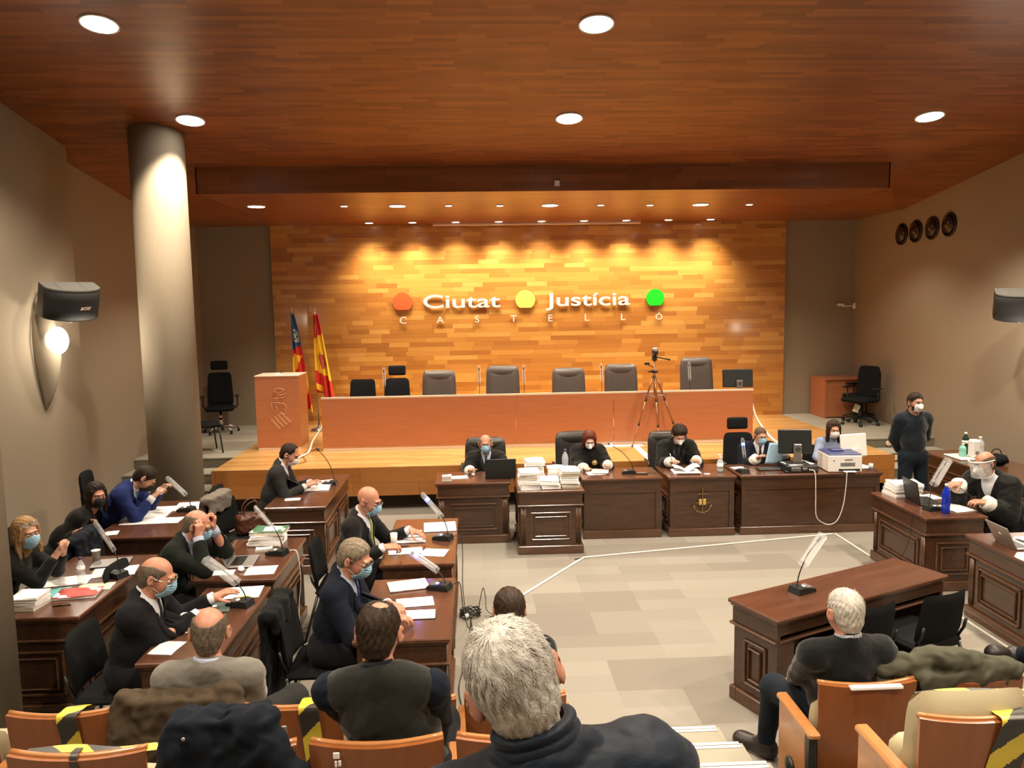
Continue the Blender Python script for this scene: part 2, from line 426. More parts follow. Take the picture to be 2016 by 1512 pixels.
struct('wall_rear', mb().box((-6,-2.2,0),(8,-2,8)), M_wall)
b = mb(); b.prism([(-2.2,zc(-2.2)),(10.8,zc(10.8)),(10.8,zc(10.8)+.2),(-2.2,zc(-2.2)+.2)], -5.6, 7.8, 0)
struct('ceiling', b, M_ceil)
b = mb()
for x0,x1 in ((-5.6,-3.76),(5.81,7.8)): b.prism([(10.8,zc(10.8)),(13.4,LOW),(15.3,LOW),(15.3,LOW+.3),(10.8,zc(10.8)+.3)], x0, x1, 0)
struct('ceiling_side', b, M_ceil)
struct('ceiling_stage', mb().box((-3.76,10.8,LOW),(5.81,15.3,LOW+.04)), M_ceil)
M_beam = planks('beam_planks', [(.0,(0.1292,0.0380,0.0106)),(.5,(0.1900,0.0570,0.0152)),(1,(0.2508,0.0836,0.0228))], .9, .09, (0,2), rough=.4, coat=.1, grain=.4)
struct('trim_beam', mb().box((-3.765,10.78,LOW-.0),(5.815,10.81,zc(10.8)+.02)).box((-3.77,10.78,LOW),(-3.75,13.5,zc(10.8))).box((5.80,10.78,LOW),(5.82,13.5,zc(10.8))), M_beam)
struct('trim_screen_slot', mb().box((-.82,14.86,LOW-.045),(3.16,14.97,LOW),.004), M_edge)
# tiered floor under the audience
for nm,x0,x1 in (('floor_tier_left',-4.9,.45),('floor_tier_right',1.52,7.4)):
    b = mb()
    for k in range(1,5): b.box((x0,-1.9,.31*(k-1)),(x1,3.62-.9*(k-1),.31*k),.0)
    struct(nm, b, M_carpet)
b = mb()
for k in range(1,9):
    y1 = 4.70-.435*(k-1); b.box((.45,-1.9,.15*(k-1)),(1.52,y1,.15*k))
struct('floor_aisle_steps', b, M_carpet2)
b = mb()
for k in range(1,9):
    y1 = 4.70-.435*(k-1)
    for q in range(2): b.box((.47,y1-.012-.034*q,.15*k),(1.50,y1+.012-.034*q,.15*k+.006),.002)
struct('trim_step_nosing', b, mat('nosing_metal',(.85,.85,.82),.45,.3))
for i,(y) in enumerate((9.58,4.88)):
    b = mb(); b.lathe([(.31,0),(.31,zc(y)+.1)], ((-3.78,-3.36)[i],y,0), 48)
    tag(b.build('trim_column_%d'%(i+1), M_wall), kind='structure')
# ================================================================ lamps
LX3 = [-3.34,-1.21,1.17,3.60,5.85]
def downlight(name, label, x, y, z, r, tilt, power, lens, grp, size=R(122), blend=.45, srad=.10, aim=0):
    t = thing(name, label, 'ceiling lamp', (x,y,z), 0, grp); t.rotation_euler = (tilt,0,0)
    b = mb(); b.lathe([(r,.0),(r+.012,-.004),(r+.014,.006),(r+.004,.03),(r-.01,.02),(r,0)], (0,0,0), 28); b.build('ring', M_white, t)
    b = mb(); b.lathe([(0.0001,-.006),(r*.6,-.0055),(r*.95,-.003),(r,.004),(.0001,.005)], (0,0,0), 28); b.build('lens', lens, t)
    ld = bpy.data.lights.new('glow', 'SPOT'); ld.energy = power*1.5; ld.spot_size = size; ld.spot_blend = blend; ld.shadow_soft_size = srad; ld.color = (1,.84,.64)
    lo = bpy.data.objects.new('glow', ld); COL.objects.link(lo); lo.parent = t; lo.location = (0,0,-.02); lo.rotation_euler = (-tilt+aim,0,0)
    return t
tl = -math.atan(.16)
names = {0:'left',1:'second from left',2:'middle',3:'second from right',4:'right'}
for x,w in ((-3.235,'left'),(1.11,'middle'),(5.42,'right')):
    downlight('downlight','large round recessed ceiling lamp in the nearest visible row, %s of the row'%w if w != 'right' else 'large round ceiling lamp above the right side of room, outside the picture', x,7.12,zc(7.12)-.012,.15,tl,430,M_lens,'large lamps in the sloping ceiling', R(136))
    downlight('downlight','large round recessed ceiling lamp in front of the dark beam, %s of its row'%w, x,9.2,zc(9.2)-.012,.15,tl,430 if x > 0 else 230,M_lens,'large lamps in the sloping ceiling', R(122) if x > 0 else R(104))
    for yy in (5.0,2.9,.8): downlight('downlight','large round ceiling lamp above the audience seats, out of the picture', x,yy,zc(yy)-.012,.15,tl,430,M_lens,'lamps over the audience')
for i,x in enumerate(LX3):
    downlight('downlight','large round recessed lamp in the stage ceiling behind the beam, %s'%['leftmost','second from left','middle one','fourth from left','rightmost'][i], x,12.1+.1*i,(LOW if 0 < i < 5 and x < 5.8 else LOW)-.01 if i not in (4,) else zc(10.8)-(12.5-10.8)*(.35/2.6)-.012,.125,0 if i < 4 else -math.atan(.135),330 if 0 < i < 4 else 210,M_lens,'large lamps in the stage ceiling', R(118), .6)
small = [-2.02,-.42,.38,1.98,2.78,4.41]
for i,x in enumerate(small):
    downlight('spotlight','small recessed spotlight between the large stage lamps, number %d counted from the left'%(i+1), x,12.15+.06*i,LOW-.01,.05,0,30,M_lensS,'small spots between the stage lamps', R(70), .5, .03)
for i in range(9):
    x = -1.985+.803*i
    downlight('wall_washer','small recessed spotlight right above the wooden wall, %s'%(['leftmost of nine','second of nine from the left','third of nine from the left','fourth of nine from the left','middle of nine','sixth of nine from the left','seventh of nine from the left','eighth of nine from the left','rightmost of nine'][i]), x,14.62,LOW-.01,.07,0,260,M_lensS,'wall washer spots above the wooden wall', R(104), 1, .22, R(8))
# wall sconces
def sconce(x, y, z, sgn, label):
    t = thing('wall_sconce', label, 'wall lamp', (x,y,z))
    b = mb(); prof = []
    rows = []
    for i in range(13):
        s = i/12; zz = .55-1.35*s; w = .30*math.sin(PI*min(1,(s*1.0))**.9)*(1-.25*s)+.005
        rows.append([(sgn*(.015+.19*math.cos(a*PI/2)*math.sin(PI*s)**.8), w*math.sin(a*PI/2)*.62, zz) for a in [k/5-1 for k in range(11)]])
    b.sheet(rows, thick=.01); b.build('leaf_shield', M_wall, t)
    b = mb(); b.M = Matrix.Translation((sgn*.21,0,0)) @ Matrix.Rotation(-sgn*R(16),4,'Z') @ Matrix.Rotation(sgn*PI/2,4,'Y'); b.lathe([(.0001,.05),(.08,.045),(.13,.025),(.155,0),(.13,-.02),(.0001,-.04)], (0,0,0), 32); b.build('glass_disc', M_lens, t)
    ld = bpy.data.lights.new('glow','POINT'); ld.energy = 22; ld.color = (1,.86,.68); ld.shadow_soft_size = .08
    lo = bpy.data.objects.new('glow', ld); COL.objects.link(lo); lo.parent = t; lo.location = (sgn*.50,-.04,0)
sconce(XN, 9.10, 2.58, 1, 'round glowing wall lamp with leaf shaped shield on the left wall')
sconce(XR, 9.52, 2.2, -1, 'wall lamp with curved shield cut by the right picture edge')
# loudspeakers
def speaker(x, y, z, rz, label):
    t = thing('loudspeaker', label, 'speaker', (x,y,z), rz); t.rotation_euler = (R(20),0,R(rz)); t.scale = (.88,1,1.15)
    out = [(-.33,.12),(.33,.12)]; arc = [(.33*math.cos(a), -.02-.16*math.sin(a)) for a in [PI*k/16 for k in range(17)]]
    poly = [(.33,.14)]+arc+[(-.33,.14)]
    b = mb(); b.prism(poly, -.15, .15); b.build('cabinet', M_blackplastic, t)
    b = mb(); b.prism([(p[0]*1.0,p[1]*1.0) for p in poly], .151, .165); b.box((-.17,-.14,.165),(-.16,.13,.168)).box((.12,-.14,.165),(.13,.13,.168)); b.build('top_cap', mat('speaker_grey',(.16,.16,.15),.5), t)
    g = [[(1.012*.33*math.cos(a), -.02-1.02*.16*math.sin(a), zz) for a in [PI*k/24 for k in range(1,24)]] for zz in (-.14,-.05,.05,.14)]
    b = mb(); b.sheet(g, thick=.004); b.build('grille', mat('grille_cloth',(.008,.008,.009),.8,bmp=.3,nscale=500), t)
    me = textmesh('BOSE', .042, .002, 1.3, .3, bold=.0008); o = linkmesh('logo', me, M_edge, t, (.10,-.186,.0-.03), (PI/2,0,R(9)))
    b = mb(); b.box((-.03,-.05,-.21),(.03,.01,-.15),.008).tube([(0,0,-.18),(0,.1,-.19),(0,.3,-.1)],.015); b.build('bracket', M_blackplastic, t)
speaker(-4.62, 9.0, 3.02, 48, 'black curved loudspeaker bracketed on the left wall above the round lamp')
speaker(7.05, 9.75, 2.80, -30, 'black curved loudspeaker on the right wall at the picture edge')
for i,y in enumerate((13.40,12.96,12.49,12.03)):
    t = thing('wall_vent','round dark glass porthole fitting high on the right wall, %s'%['farthest of four','second farthest of four','third farthest of four','nearest of four'][i],'wall fitting',(XR,y,4.03+.01*i),0,'four round fittings on the right wall')
    b = mb(); b.M = Matrix.Rotation(-PI/2,4,'Y'); b.lathe([(.19,0),(.19,.02),(.165,.03),(.15,.01),(.15,0)],(0,0,0),32); b.build('rim', mat('dark_bronze',(.03,.02,.013),.3,.6), t)
    b = mb(); b.M = Matrix.Rotation(-PI/2,4,'Y'); b.lathe([(.15,.0),(.13,.04),(.07,.075),(.0001,.085)],(0,0,0),32); b.build('dome', mat('dark_glass',(.025,.014,.01),.08), t)
t = thing('security_camera','small white surveillance camera on a bracket in the right back corner','camera',(7.38,15.02,2.78))
mb().tube([(.08,0,0),(-.16,0,-.01)],.012).build('arm', M_white, t); mb().box((-.26,-.05,-.0),(-.14,.03,.05),.01).build('camera_body', M_white, t); mb().cyl((.09,0,-.06),(.09,0,.06),.03).build('mount_plate', M_white, t)
t = thing('motion_sensor','small square grey box on the dark beam','sensor',(1.123,10.77,4.56)); mb().box((-.045,-.03,-.045),(.045,.0,.045),.008).build('housing', M_greymet, t); mb().box((-.03,-.034,-.03),(.03,-.028,.03),.004).build('cover', M_edge, t)
# ================================================================ lettering on the wooden wall
YS = 15.02
t = thing('wall_sign','courthouse sign of three coloured dots and raised silver lettering on wooden wall','sign',(1.0,YS,2.9))
def dot(nm, x, z, m, rx, rz):
    pts = [(rx*math.sin(a), rz*math.cos(a)) for a in [R(-145+290*k/40) for k in range(41)]]
    b = mb(); b.prism([(x+p[0], z+p[1]) for p in pts], -.02, .0, 1); b.build(nm, m, t)
dot('red_dot', -1.445-1.0, .085, mat('sign_red',(.85,.10,.03),.35), .188, .182)
dot('yellow_dot', .929-1.0, .095, mat('sign_yellow',(.85,.75,.12),.35), .19, .187)
dot('green_dot', 3.476-1.0, .09, mat('sign_green',(.01,.52,.02),.35), .178, .178)
M_let = mat('sign_silver', (.92,.91,.88), .3, .3)
def word(txt, xc, z, h, w):
    me = textmesh(txt, h/.70, .008, 1, 0, bold=.004); xs = [v.co.x for v in me.vertices]; f = w/(max(xs)-min(xs)); me.transform(Matrix.Diagonal((f,1,1,1)))
    linkmesh('lettering', me, M_let, t, (xc-1.0,-.012,z-2.9), (PI/2,0,0))
word('Ciutat', -.315, 2.865, .25, 1.49); word('Justícia', 2.175, 2.868, .25, 1.66)
for i,ch in enumerate('CASTELLÓ'):
    me = textmesh(ch, .19 if ch != 'Ó' else .165, .005, 1.1); linkmesh('lettering', me, M_let, t, (-1.445+i*.714-1.0,-.008,2.57-2.9), (PI/2,0,0))
# ================================================================ desks
def panel_frame(b, x0, x1, z0, z1, y, w=.03, d=.022, sgn=-1, axis='y'):
    """raised rectangular moulding on a face"""
    def bx(a0,a1,c0,c1,dd):
        if axis == 'y': b.box((a0,y,c0),(a1,y+sgn*dd,c1),.006)
        else: b.box((y,a0,c0),(y+sgn*dd,a1,c1),.006)
    bx(x0,x1,z0,z0+w,d); bx(x0,x1,z1-w,z1,d); bx(x0,x0+w,z0,z1,d); bx(x1-w,x1,z0,z1,d)
def desk(label, x, y, ln, dp, rz, h=.76, ends=(1,1), panels=1, plain=False, open_side=1, side_w=.05, name='desk', grp='dark mahogany court desks', plinth=.1, taper=0):
    """front (public) face is local -y, centre at (x,y)"""
    t = thing(name, label, 'desk', (x,y,0), rz, grp)
    X, Y = ln/2, dp/2; ov = .028
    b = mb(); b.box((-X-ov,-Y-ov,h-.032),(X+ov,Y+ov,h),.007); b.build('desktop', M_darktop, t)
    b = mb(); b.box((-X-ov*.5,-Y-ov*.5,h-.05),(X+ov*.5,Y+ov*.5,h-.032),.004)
    if not plain: b.box((-X-.02,-Y-.02,h-.19),(X+.02,Y-.0,h-.17),.006)
    b.build('cornice', M_rim, t)
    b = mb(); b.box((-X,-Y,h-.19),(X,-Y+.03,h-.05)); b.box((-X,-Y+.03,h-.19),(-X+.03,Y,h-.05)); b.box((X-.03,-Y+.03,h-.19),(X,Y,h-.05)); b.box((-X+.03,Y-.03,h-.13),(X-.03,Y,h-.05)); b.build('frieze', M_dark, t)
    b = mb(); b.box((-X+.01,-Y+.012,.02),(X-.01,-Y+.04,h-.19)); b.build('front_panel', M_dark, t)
    for s,e in zip((-1,1),ends):
        b = mb(); x0 = s*(X-.01); x1 = s*(X-.01-side_w) ; b.box((x0,-Y+.04,.02),(x1,Y-.01,h-.19)); sp = b.build('side_panel', M_dark, t)
        b = mb(); panel_frame(b, -Y+.11, Y-.10, plinth+.06, h-.26, s*(X-.012), .022, .018, s, 'x'); panel_frame(b, -Y+.16, Y-.15, plinth+.11, h-.31, s*(X-.012), .012, .024, s, 'x')
        if e: b.build('moulding', M_rim, sp)
    if not plain:
        b = mb(); n = panels; w = (2*X-.16)/n
        for i in range(n):
            x0 = -X+.08+i*w+.05; x1 = x0+w-.10; panel_frame(b, x0, x1, plinth+.06, h-.26, -Y+.014, .022, .02); panel_frame(b, x0+.05, x1-.05, plinth+.11, h-.31, -Y+.014, .012, .026)
        b.build('moulding', M_rim, t)
        for s in (-1,1):
            b = mb()
            for k in range(4): b.cyl((s*(X-.022-.016*k),-Y+.004,plinth+.02),(s*(X-.022-.016*k),-Y+.004,h-.19),.006,8)
            b.build('pilaster', M_rim, t)
    else:
        mb().box((-X,-Y-.006,.0),(-X+.06,-Y+.02,h-.19)).build('pilaster', M_dark, t); mb().box((X-.06,-Y-.006,0),(X,-Y+.02,h-.19)).build('pilaster', M_dark, t)
    b = mb(); b.box((-X-.015,-Y-.015,0),(X+.015,-Y+.05,plinth),.006); b.box((-X-.015,-Y+.05,0),(-X+.05,Y,plinth),.006); b.box((X-.05,-Y+.05,0),(X+.015,Y,plinth),.006); b.build('plinth', M_rim, t)
    return t
def dk(label, x0, x1, y0, y1, face='-y', **k):
    cx, cy = (x0+x1)/2, (y0+y1)/2; ov = .056
    if face == '-y': return desk(label, cx, cy, x1-x0-ov, y1-y0-ov, 0, **k)
    if face == '+x': return desk(label, cx, cy, y1-y0-ov, x1-x0-ov, 90, **k)
    if face == '-x': return desk(label, cx, cy, y1-y0-ov, x1-x0-ov, -90, **k)
dk('mahogany desk with the open black laptop, leftmost in the front row below the stage', -.56,.36,9.19,9.84)
dk('small mahogany table piled with thick case files, pushed in front of the desks', .41,1.20,8.70,9.70, h=.76)
dk('wide plain mahogany desk in front of the red haired woman in a robe', 1.24,2.25,9.23,9.86, plain=True)
jd = dk('tall narrow mahogany desk with gold scales and laurel emblem on its front', 2.31,3.17,9.22,9.95, plain=True)
dk('longest plain mahogany desk carrying two monitors and the printer', 3.21,5.02,9.22,9.88, plain=True)
dk('mahogany desk with a blue bottle in front of the face shield man', 4.36,5.0,7.20,8.27, '-x')
dk('mahogany desk at the right picture edge with a silver laptop and green pen', 4.42,5.1,5.15,6.68, '-x', panels=2)
dk('long mahogany counter along the right wall holding the sanitizer bottles', 6.25,7.0,8.3,10.5, '-x', panels=2)
dk('mahogany desk of the young man in grey suit, nearest to the stage on the left', -2.36,-1.69,8.26,9.87, '+x', panels=2)
dk('mahogany desk of the man in blue suit, by the left wall and round column', -3.74,-2.84,7.30,8.70, '+x')
dk('mahogany desk with hybrid laptop and green topped file stack, left block', -2.33,-1.66,6.04,7.15, '+x')
dk('mahogany desk of the balding man in surgical mask, behind the grey sweater man', -2.15,-1.65,4.61,5.88, '+x')
dk('mahogany desk with the red folder, in front of the blonde woman at far left', -3.60,-2.87,5.39,6.76, '+x')
dk('mahogany desk of the bald man with green tie', -.87,-.235,6.29,7.67, '+x')
dk('mahogany desk of the grey haired man with blue tie, beside the cable coil', -.86,-.22,4.82,5.95, '+x')
a = math.atan2(.75,1.66)
wt = desk('empty mahogany witness desk standing askew on the right with one microphone', 2.71,5.51,1.76,.43,180+math.degrees(a), side_w=.16, name='desk', grp='dark mahogany court desks')
# emblem on the judge desk
def part(nm, b, m, t, loc=None, rot=None): return b.build(nm, m, t, loc, rot)
em = mb(); Yf = -.335-.02
em.box((-.004,Yf,.22+.09),(.004,Yf+.01,.62)); em.box((-.06,Yf,.535),(.06,Yf+.01,.543)); em.box((-.085,Yf,.425),(.085,Yf+.01,.432))
em.tube([(-.11,Yf,.40),(-.095,Yf,.35),(-.06,Yf,.32),(0,Yf,.30),(.06,Yf,.32),(.095,Yf,.35),(.11,Yf,.40)],.004,6)
for k in range(9):
    an = PI*(.08+.84*k/8); cx, cz = -.108*math.cos(an), .40-.10*math.sin(an)
    for s in (-1,1): em.lathe([(.0001,-.012),(.006,0),(.0001,.014)], (cx+s*.008,Yf,cz+.008*s), 6)
part('emblem_outline', em, mat('dull_gold',(.30,.20,.09),.4,.6), jd)
em = mb(); em.box((-.045,Yf-.004,.40),(-.008,Yf+.01,.475),.003).box((.008,Yf-.004,.40),(.045,Yf+.01,.475),.003); part('emblem_books', em, M_gold, jd)
# ================================================================ dais bench, lectern
t = thing('judges_bench','long orange laminate judges bench with pale edge across the stage','bench',(.95,12.3,.63))
X0, X1 = -2.50-.95, 4.43-.95
for k,(a0,a1) in enumerate(((X0,-.03-.0-.65),(-.67,1.86-.62),(1.26,X1))):
    pass
segs = ((X0,-.23),( -.226,1.215),(1.225,X1)); segs = ((X0,-.92+.55),(-.366,1.20),(1.212,X1))
for a0,a1 in segs: mb().box((a0,-.12,.06),(a1,-.08,.835)).build('front_panel', M_orange, t)
mb().box((X0,-.10,0),(X1,-.07,.06)).build('kickboard', M_edge, t)
mb().box((X0-.0,-.08,.70),(X1,.62,.73),.004).build('bench_top', M_orange, t); mb().box((X0-.002,-.126,.835),(X1+.002,-.076,.862)).build('edge_strip', M_edge, t)
for x in (X0+.02,.42,X1-.02): mb().box((x-.02,-.08,0),(x+.02,.6,.70)).build('end_panel', M_orange, t)
t = thing('lectern','orange laminate lectern with engraved shield emblem left of the bench','lectern',(-3.235,12.4,.63))
mb().box((-.35,0,.045),(.35,.035,1.19)).build('front_panel', M_orange, t); mb().box((-.35,.035,.045),(-.32,.55,1.19)).build('side_panel', M_orange, t); mb().box((.32,.035,.045),(.35,.55,1.19)).build('side_panel', M_orange, t)
mb().box((-.34,.01,0),(.34,.53,.045)).build('base', M_edge, t); mb().box((-.355,-.005,1.19),(.355,.55,1.21),.003).build('lectern_top', M_edge, t)
b = mb(); ml = mat('engraved_grey',(.50,.24,.13),.5)
E0 = -.004
def ln(pts, r=.006): b.tube([(p[0],E0,p[1]) for p in pts], r, 5)
# helmet with winged crest over a diamond shield with stripes
ln(bez([(-.10,.83),(-.09,.92),(-.03,.95),(.02,.90),(.0,.84)])); ln([(-.10,.83),(.02,.84)]); ln(bez([(-.05,.97),(.03,1.0),(.10,.97),(.06,.93)])); ln(bez([(.03,.93),(.09,.95),(.12,.99)])); ln(bez([(.03,.89),(.10,.90),(.14,.93)])); ln(bez([(.03,.85),(.09,.85),(.13,.88)]))
for k in range(4): ln([(-.09+.03*k,.81),(-.085+.03*k,.79)])
ln([(-.10,.77),(-.09,.62)]); ln([(-.10,.77),(.03,.77)]); ln(bez([(.02,.74),(.09,.76),(.13,.70),(.09,.64)])); ln(bez([(.12,.68),(.12,.60),(.06,.58),(.03,.62)])); ln(bez([(-.03,.72),(-.01,.66),(-.04,.62)]))
b2 = mb()
for k in range(4):
    x0, z0 = -.13+.055*k, .50+.035*k; b2.prism([(x0,z0),(x0+.03,z0+.018),(x0+.17,z0-.15),(x0+.14,z0-.168)], -.006,.0, 1)
part('emblem_outline', b, ml, t); part('emblem_stripes', b2, ml, t)
t = thing('lectern_microphone','small microphone lying on top of the orange lectern','microphone',(-3.25,12.6,1.84)); mb().box((-.05,-.04,0),(.05,.04,.02),.006).build('base', M_white, t); mb().tube([(.03,0,.02),(.07,0,.05),(.12,0,.045)],.006).build('stem', M_blackplastic, t)
t = thing('storage_desk','plain orange laminate desk in the right back corner behind office chair','desk',(7.05,14.75,.63)); mb().box((-.42,-.35,.0),(-.38,.3,.74)).build('end_panel', M_orange, t); mb().box((-.42,-.37,.74),(.4,.32,.77),.004).build('desktop', M_orange, t); mb().box((-.38,-.33,.02),(.4,-.3,.74)).build('front_panel', M_orange, t)
# ================================================================ chairs
def star_base(t, m, r=.31, z=.12, n=5, a0=18):
    b = mb()
    for k in range(n):
        a = R(a0+72*k); b.tube([(0,0,z+.01),(r*.5*math.cos(a),r*.5*math.sin(a),z),(r*math.cos(a),r*math.sin(a),.075)],[.028,.022,.015],8)
    b.build('star_base', m, t)
    for k in range(n):
        a = R(a0+72*k); c = (r*math.cos(a), r*math.sin(a)); mb().cyl((c[0]-.022,c[1],.03),(c[0]+.022,c[1],.03),.03,14).build('caster', M_blackplastic, t)
    mb().cyl((0,0,z),(0,0,.42),.025,14).cyl((0,0,.12),(0,0,.28),.035,14).build('gas_lift', M_blackplastic if m != M_chrome else M_chrome, t)
def pad(w, h, th, r, curve=0, nx=10, nz=14, bulge=.02, taper=0):
    """upholstered slab in xz plane, thickness y, centre origin"""
    rows = []
    def wid(v): return (w/2)*(1-taper*(v+1)/2)
    n = 28; out = []
    b = mb(); front = []; back = []
    for side in (1,-1):
        g = []
        for j in range(nz+1):
            v = -1+2*j/nz; row = []
            for i in range(nx+1):
                u = -1+2*i/nx
                # superellipse rounding of corners
                k = (abs(u)**8+abs(v)**8)**(1/8.) if (u or v) else 1; kk = max(abs(u),abs(v))/k if k else 1
                uu, vv = u*kk, v*kk
                e = (1-abs(u)**6)*(1-abs(v)**6); row.append((uu*wid(v), side*-(th/2*max(0,e)**.4+bulge*e)+curve*(u*u), vv*h/2))
            g.append(row)
        b.sheet(g)
    return b
def exec_chair(label, x, y, z, rz, m=None, hb=1.22, name='executive_chair', grp='leather executive chairs'):
    m = m or M_leather; t = thing(name, label, 'chair', (x,y,z), rz, grp)   # faces local -y
    star_base(t, M_blackplastic)
    b = mb(); b.box((-.27,-.27,.42),(.27,.24,.53),.05); o = b.build('seat', m, t)
    p = pad(.60,.80,.09,.1,curve=-.04,taper=.06); o = p.build('backrest', m, t, (0,.27,hb-.42), (R(-8),0,0))
    rows = [[( .235*math.cos(PI*i/10)*(1), -.055*math.sin(PI*j/8)*(1-.25*abs(math.cos(PI*i/10))**3)*(1+.04*math.sin(i*9+j)), .085*math.cos(PI*j/8)) for i in range(11)] for j in range(9)]
    mb().sheet(rows).build('headrest', m, t, (0,.285,hb-.12), (R(-8),0,0))
    b = mb()
    for k in range(3): b.tube([(-.2,.215+.01*k,hb-.62-.0+.09*k),(0,.205+.01*k,hb-.63+.09*k),(.2,.215+.01*k,hb-.62+.09*k)],.012,6)
    b.build('seam_folds', m, t)
    for s in (-1,1): mb().tube(bez([(s*.29,.2,.44),(s*.33,.05,.52),(s*.33,-.02,.68),(s*.33,.22,.70)],5),.018,8).build('armrest', M_blackplastic, t)
    return t
def mesh_chair(label, x, y, z, rz, head=True, base=None, name='office_chair', grp='black mesh office chairs', hb=1.06):
    t = thing(name, label, 'chair', (x,y,z), rz, grp); star_base(t, base or M_blackplastic)
    mb().box((-.25,-.26,.42),(.25,.23,.50),.035).build('seat', M_blackfab, t)
    pad(.47,.62,.035,.1,curve=-.05,taper=.12,bulge=.008).build('backrest', M_blackfab, t, (0,.27,hb-.33), (R(-6),0,0))
    mb().tube([(0,.05,.42),(0,.28,.46),(0,.31,hb-.3)],.022,8).build('back_post', M_blackplastic, t)
    if head: pad(.30,.17,.05,.05,curve=-.02,bulge=.01).build('headrest', M_blackfab, t, (0,.30,hb+.11), (R(-4),0,0))
    for s in (-1,1):
        mb().tube([(s*.26,.05,.44),(s*.30,.05,.5),(s*.30,.05,.66)],.014,8).box((s*.26,-.1,.66),(s*.34,.14,.69),.01).build('armrest', M_blackplastic, t)
    return t
def visitor_chair(label, x, y, z, rz, name='visitor_chair', grp='black visitor chairs', arms=False):
    t = thing(name, label, 'chair', (x,y,z), rz, grp)
    mb().box((-.24,-.24,.42),(.24,.2,.475),.025).build('seat', M_blackfab, t)
    pad(.47,.38,.03,.1,curve=-.045,taper=.1,bulge=.008).build('backrest', M_blackfab, t, (0,.24,.66), (R(-9),0,0))
    for s in (-1,1):
        mb().tube([(s*.23,-.24,0),(s*.22,-.2,.42)],.0125,8).build('leg', M_blackplastic, t)
        mb().tube([(s*.23,.30,0),(s*.22,.18,.42)],.0125,8).build('leg', M_blackplastic, t)
        mb().tube([(s*.21,.16,.44),(s*.21,.22,.55),(s*.21,.235,.62)],.011,8).build('back_post', M_blackplastic, t)
    mb().tube([(-.22,-.2,.41),(.22,-.2,.41)],.011).tube([(-.22,.18,.41),(.22,.18,.41)],.011).build('seat_frame', M_blackplastic, t)
    return t
# behind the bench
D = .63
visitor_chair('low black fabric chair behind the bench, leftmost of the row on stage', -2.03,13.25,D,0).scale = (1,1,1.2)
mesh_chair('high black mesh chair behind the bench, second from the left on stage', -1.42,13.1,D,0)
for x,hb,lab in ((-.69,1.19,'first leather chair behind the bench, just right of the mesh chair'),(.41,1.25,'leather chair behind the bench, left of the centre microphone'),(1.555,1.19,'leather chair behind the bench, between centre microphone and tripod'),(2.47,1.24,'leather chair behind the bench, nearest to the tripod on its left'),(3.80,1.33,'tallest leather chair behind the bench, beside the monitor')):
    exec_chair('dark '+lab, x, 13.0, D, 0, M_leather2, hb)
mesh_chair('black high back office chair with chrome base by the left back wall', -4.78,14.3,D,15,True,M_chrome,hb=1.12)
mesh_chair('black mesh office chair with paper tag in the right back corner', 6.93,13.6,D,-60,False,hb=1.08)
mesh_chair('second black office chair pushed against right wall, half hidden behind another', 7.2,14.1,D,-80,False,hb=.98)
t = thing('paper_tag','small white paper tag hanging under the mesh office chair seat','tag',(6.86,13.6,D+.30)); mb().box((-.05,-.002,-.07),(.05,.002,.07)).build('card', M_paper2, t, None, (0,R(20),R(-30))); mb().tube([(0,0,.06),(.02,.02,.13)],.002,5).build('string', M_white, t)
visitor_chair('black chair leg and seat edge behind the round column on left side floor', -4.42,12.35,D,120)
# behind the judges
exec_chair('black leather chair behind the bald judge with a laptop', .07,10.42,0,0,hb=1.08)
exec_chair('black leather chair behind red haired woman, turned to the left', 1.37,10.40,0,8,hb=1.14)
exec_chair('black leather chair behind the writing dark haired judge', 2.66,10.42,0,0,hb=1.11)
mesh_chair('black mesh chair with wide headrest behind the judge reading a blue sheet', 3.66,10.40,0,0,True,hb=1.07)
visitor_chair('black chair of the woman in pale blue shirt behind the printer', 4.80,10.40,0,0)
mesh_chair('black mesh chair with headrest behind the man in the face shield', 5.62,7.50,0,-80,True,hb=1.05)
# witness chairs, turned with the witness desk
visitor_chair('empty black chair at the witness desk, half hidden by the white haired man', 2.58,5.15,0,180+24)
visitor_chair('empty black chair at the right end of the witness desk', 3.19,5.33,0,180+20)
# lawyers' chairs
visitor_chair('black chair under the young man in a grey suit', -2.86,8.95,0,90)
visitor_chair('black chair with a taupe coat on its back and brown handbag on top', -2.60,8.30,0,75)
visitor_chair('black chair with a navy coat by the left wall, before the dark haired woman', -3.38,7.03,0,90)
mesh_chair('black high back chair behind the man in bright blue suit', -4.12,8.62,0,100,False,hb=1.16)
visitor_chair('black chair under the woman in black mask by the left wall', -4.30,7.50,0,90)
visitor_chair('black chair under the man adjusting his glasses', -2.78,6.25,0,90)
visitor_chair('black chair under the balding man in the surgical mask', -2.42,4.98,0,90)
visitor_chair('black chair under the blonde woman at the far left', -4.15,5.95,0,90)
visitor_chair('black chair under the bald man with green tie', -1.26,6.74,0,90)
visitor_chair('black chair draped with a coat, under the grey haired man with blue tie', -1.14,5.22,0,90)
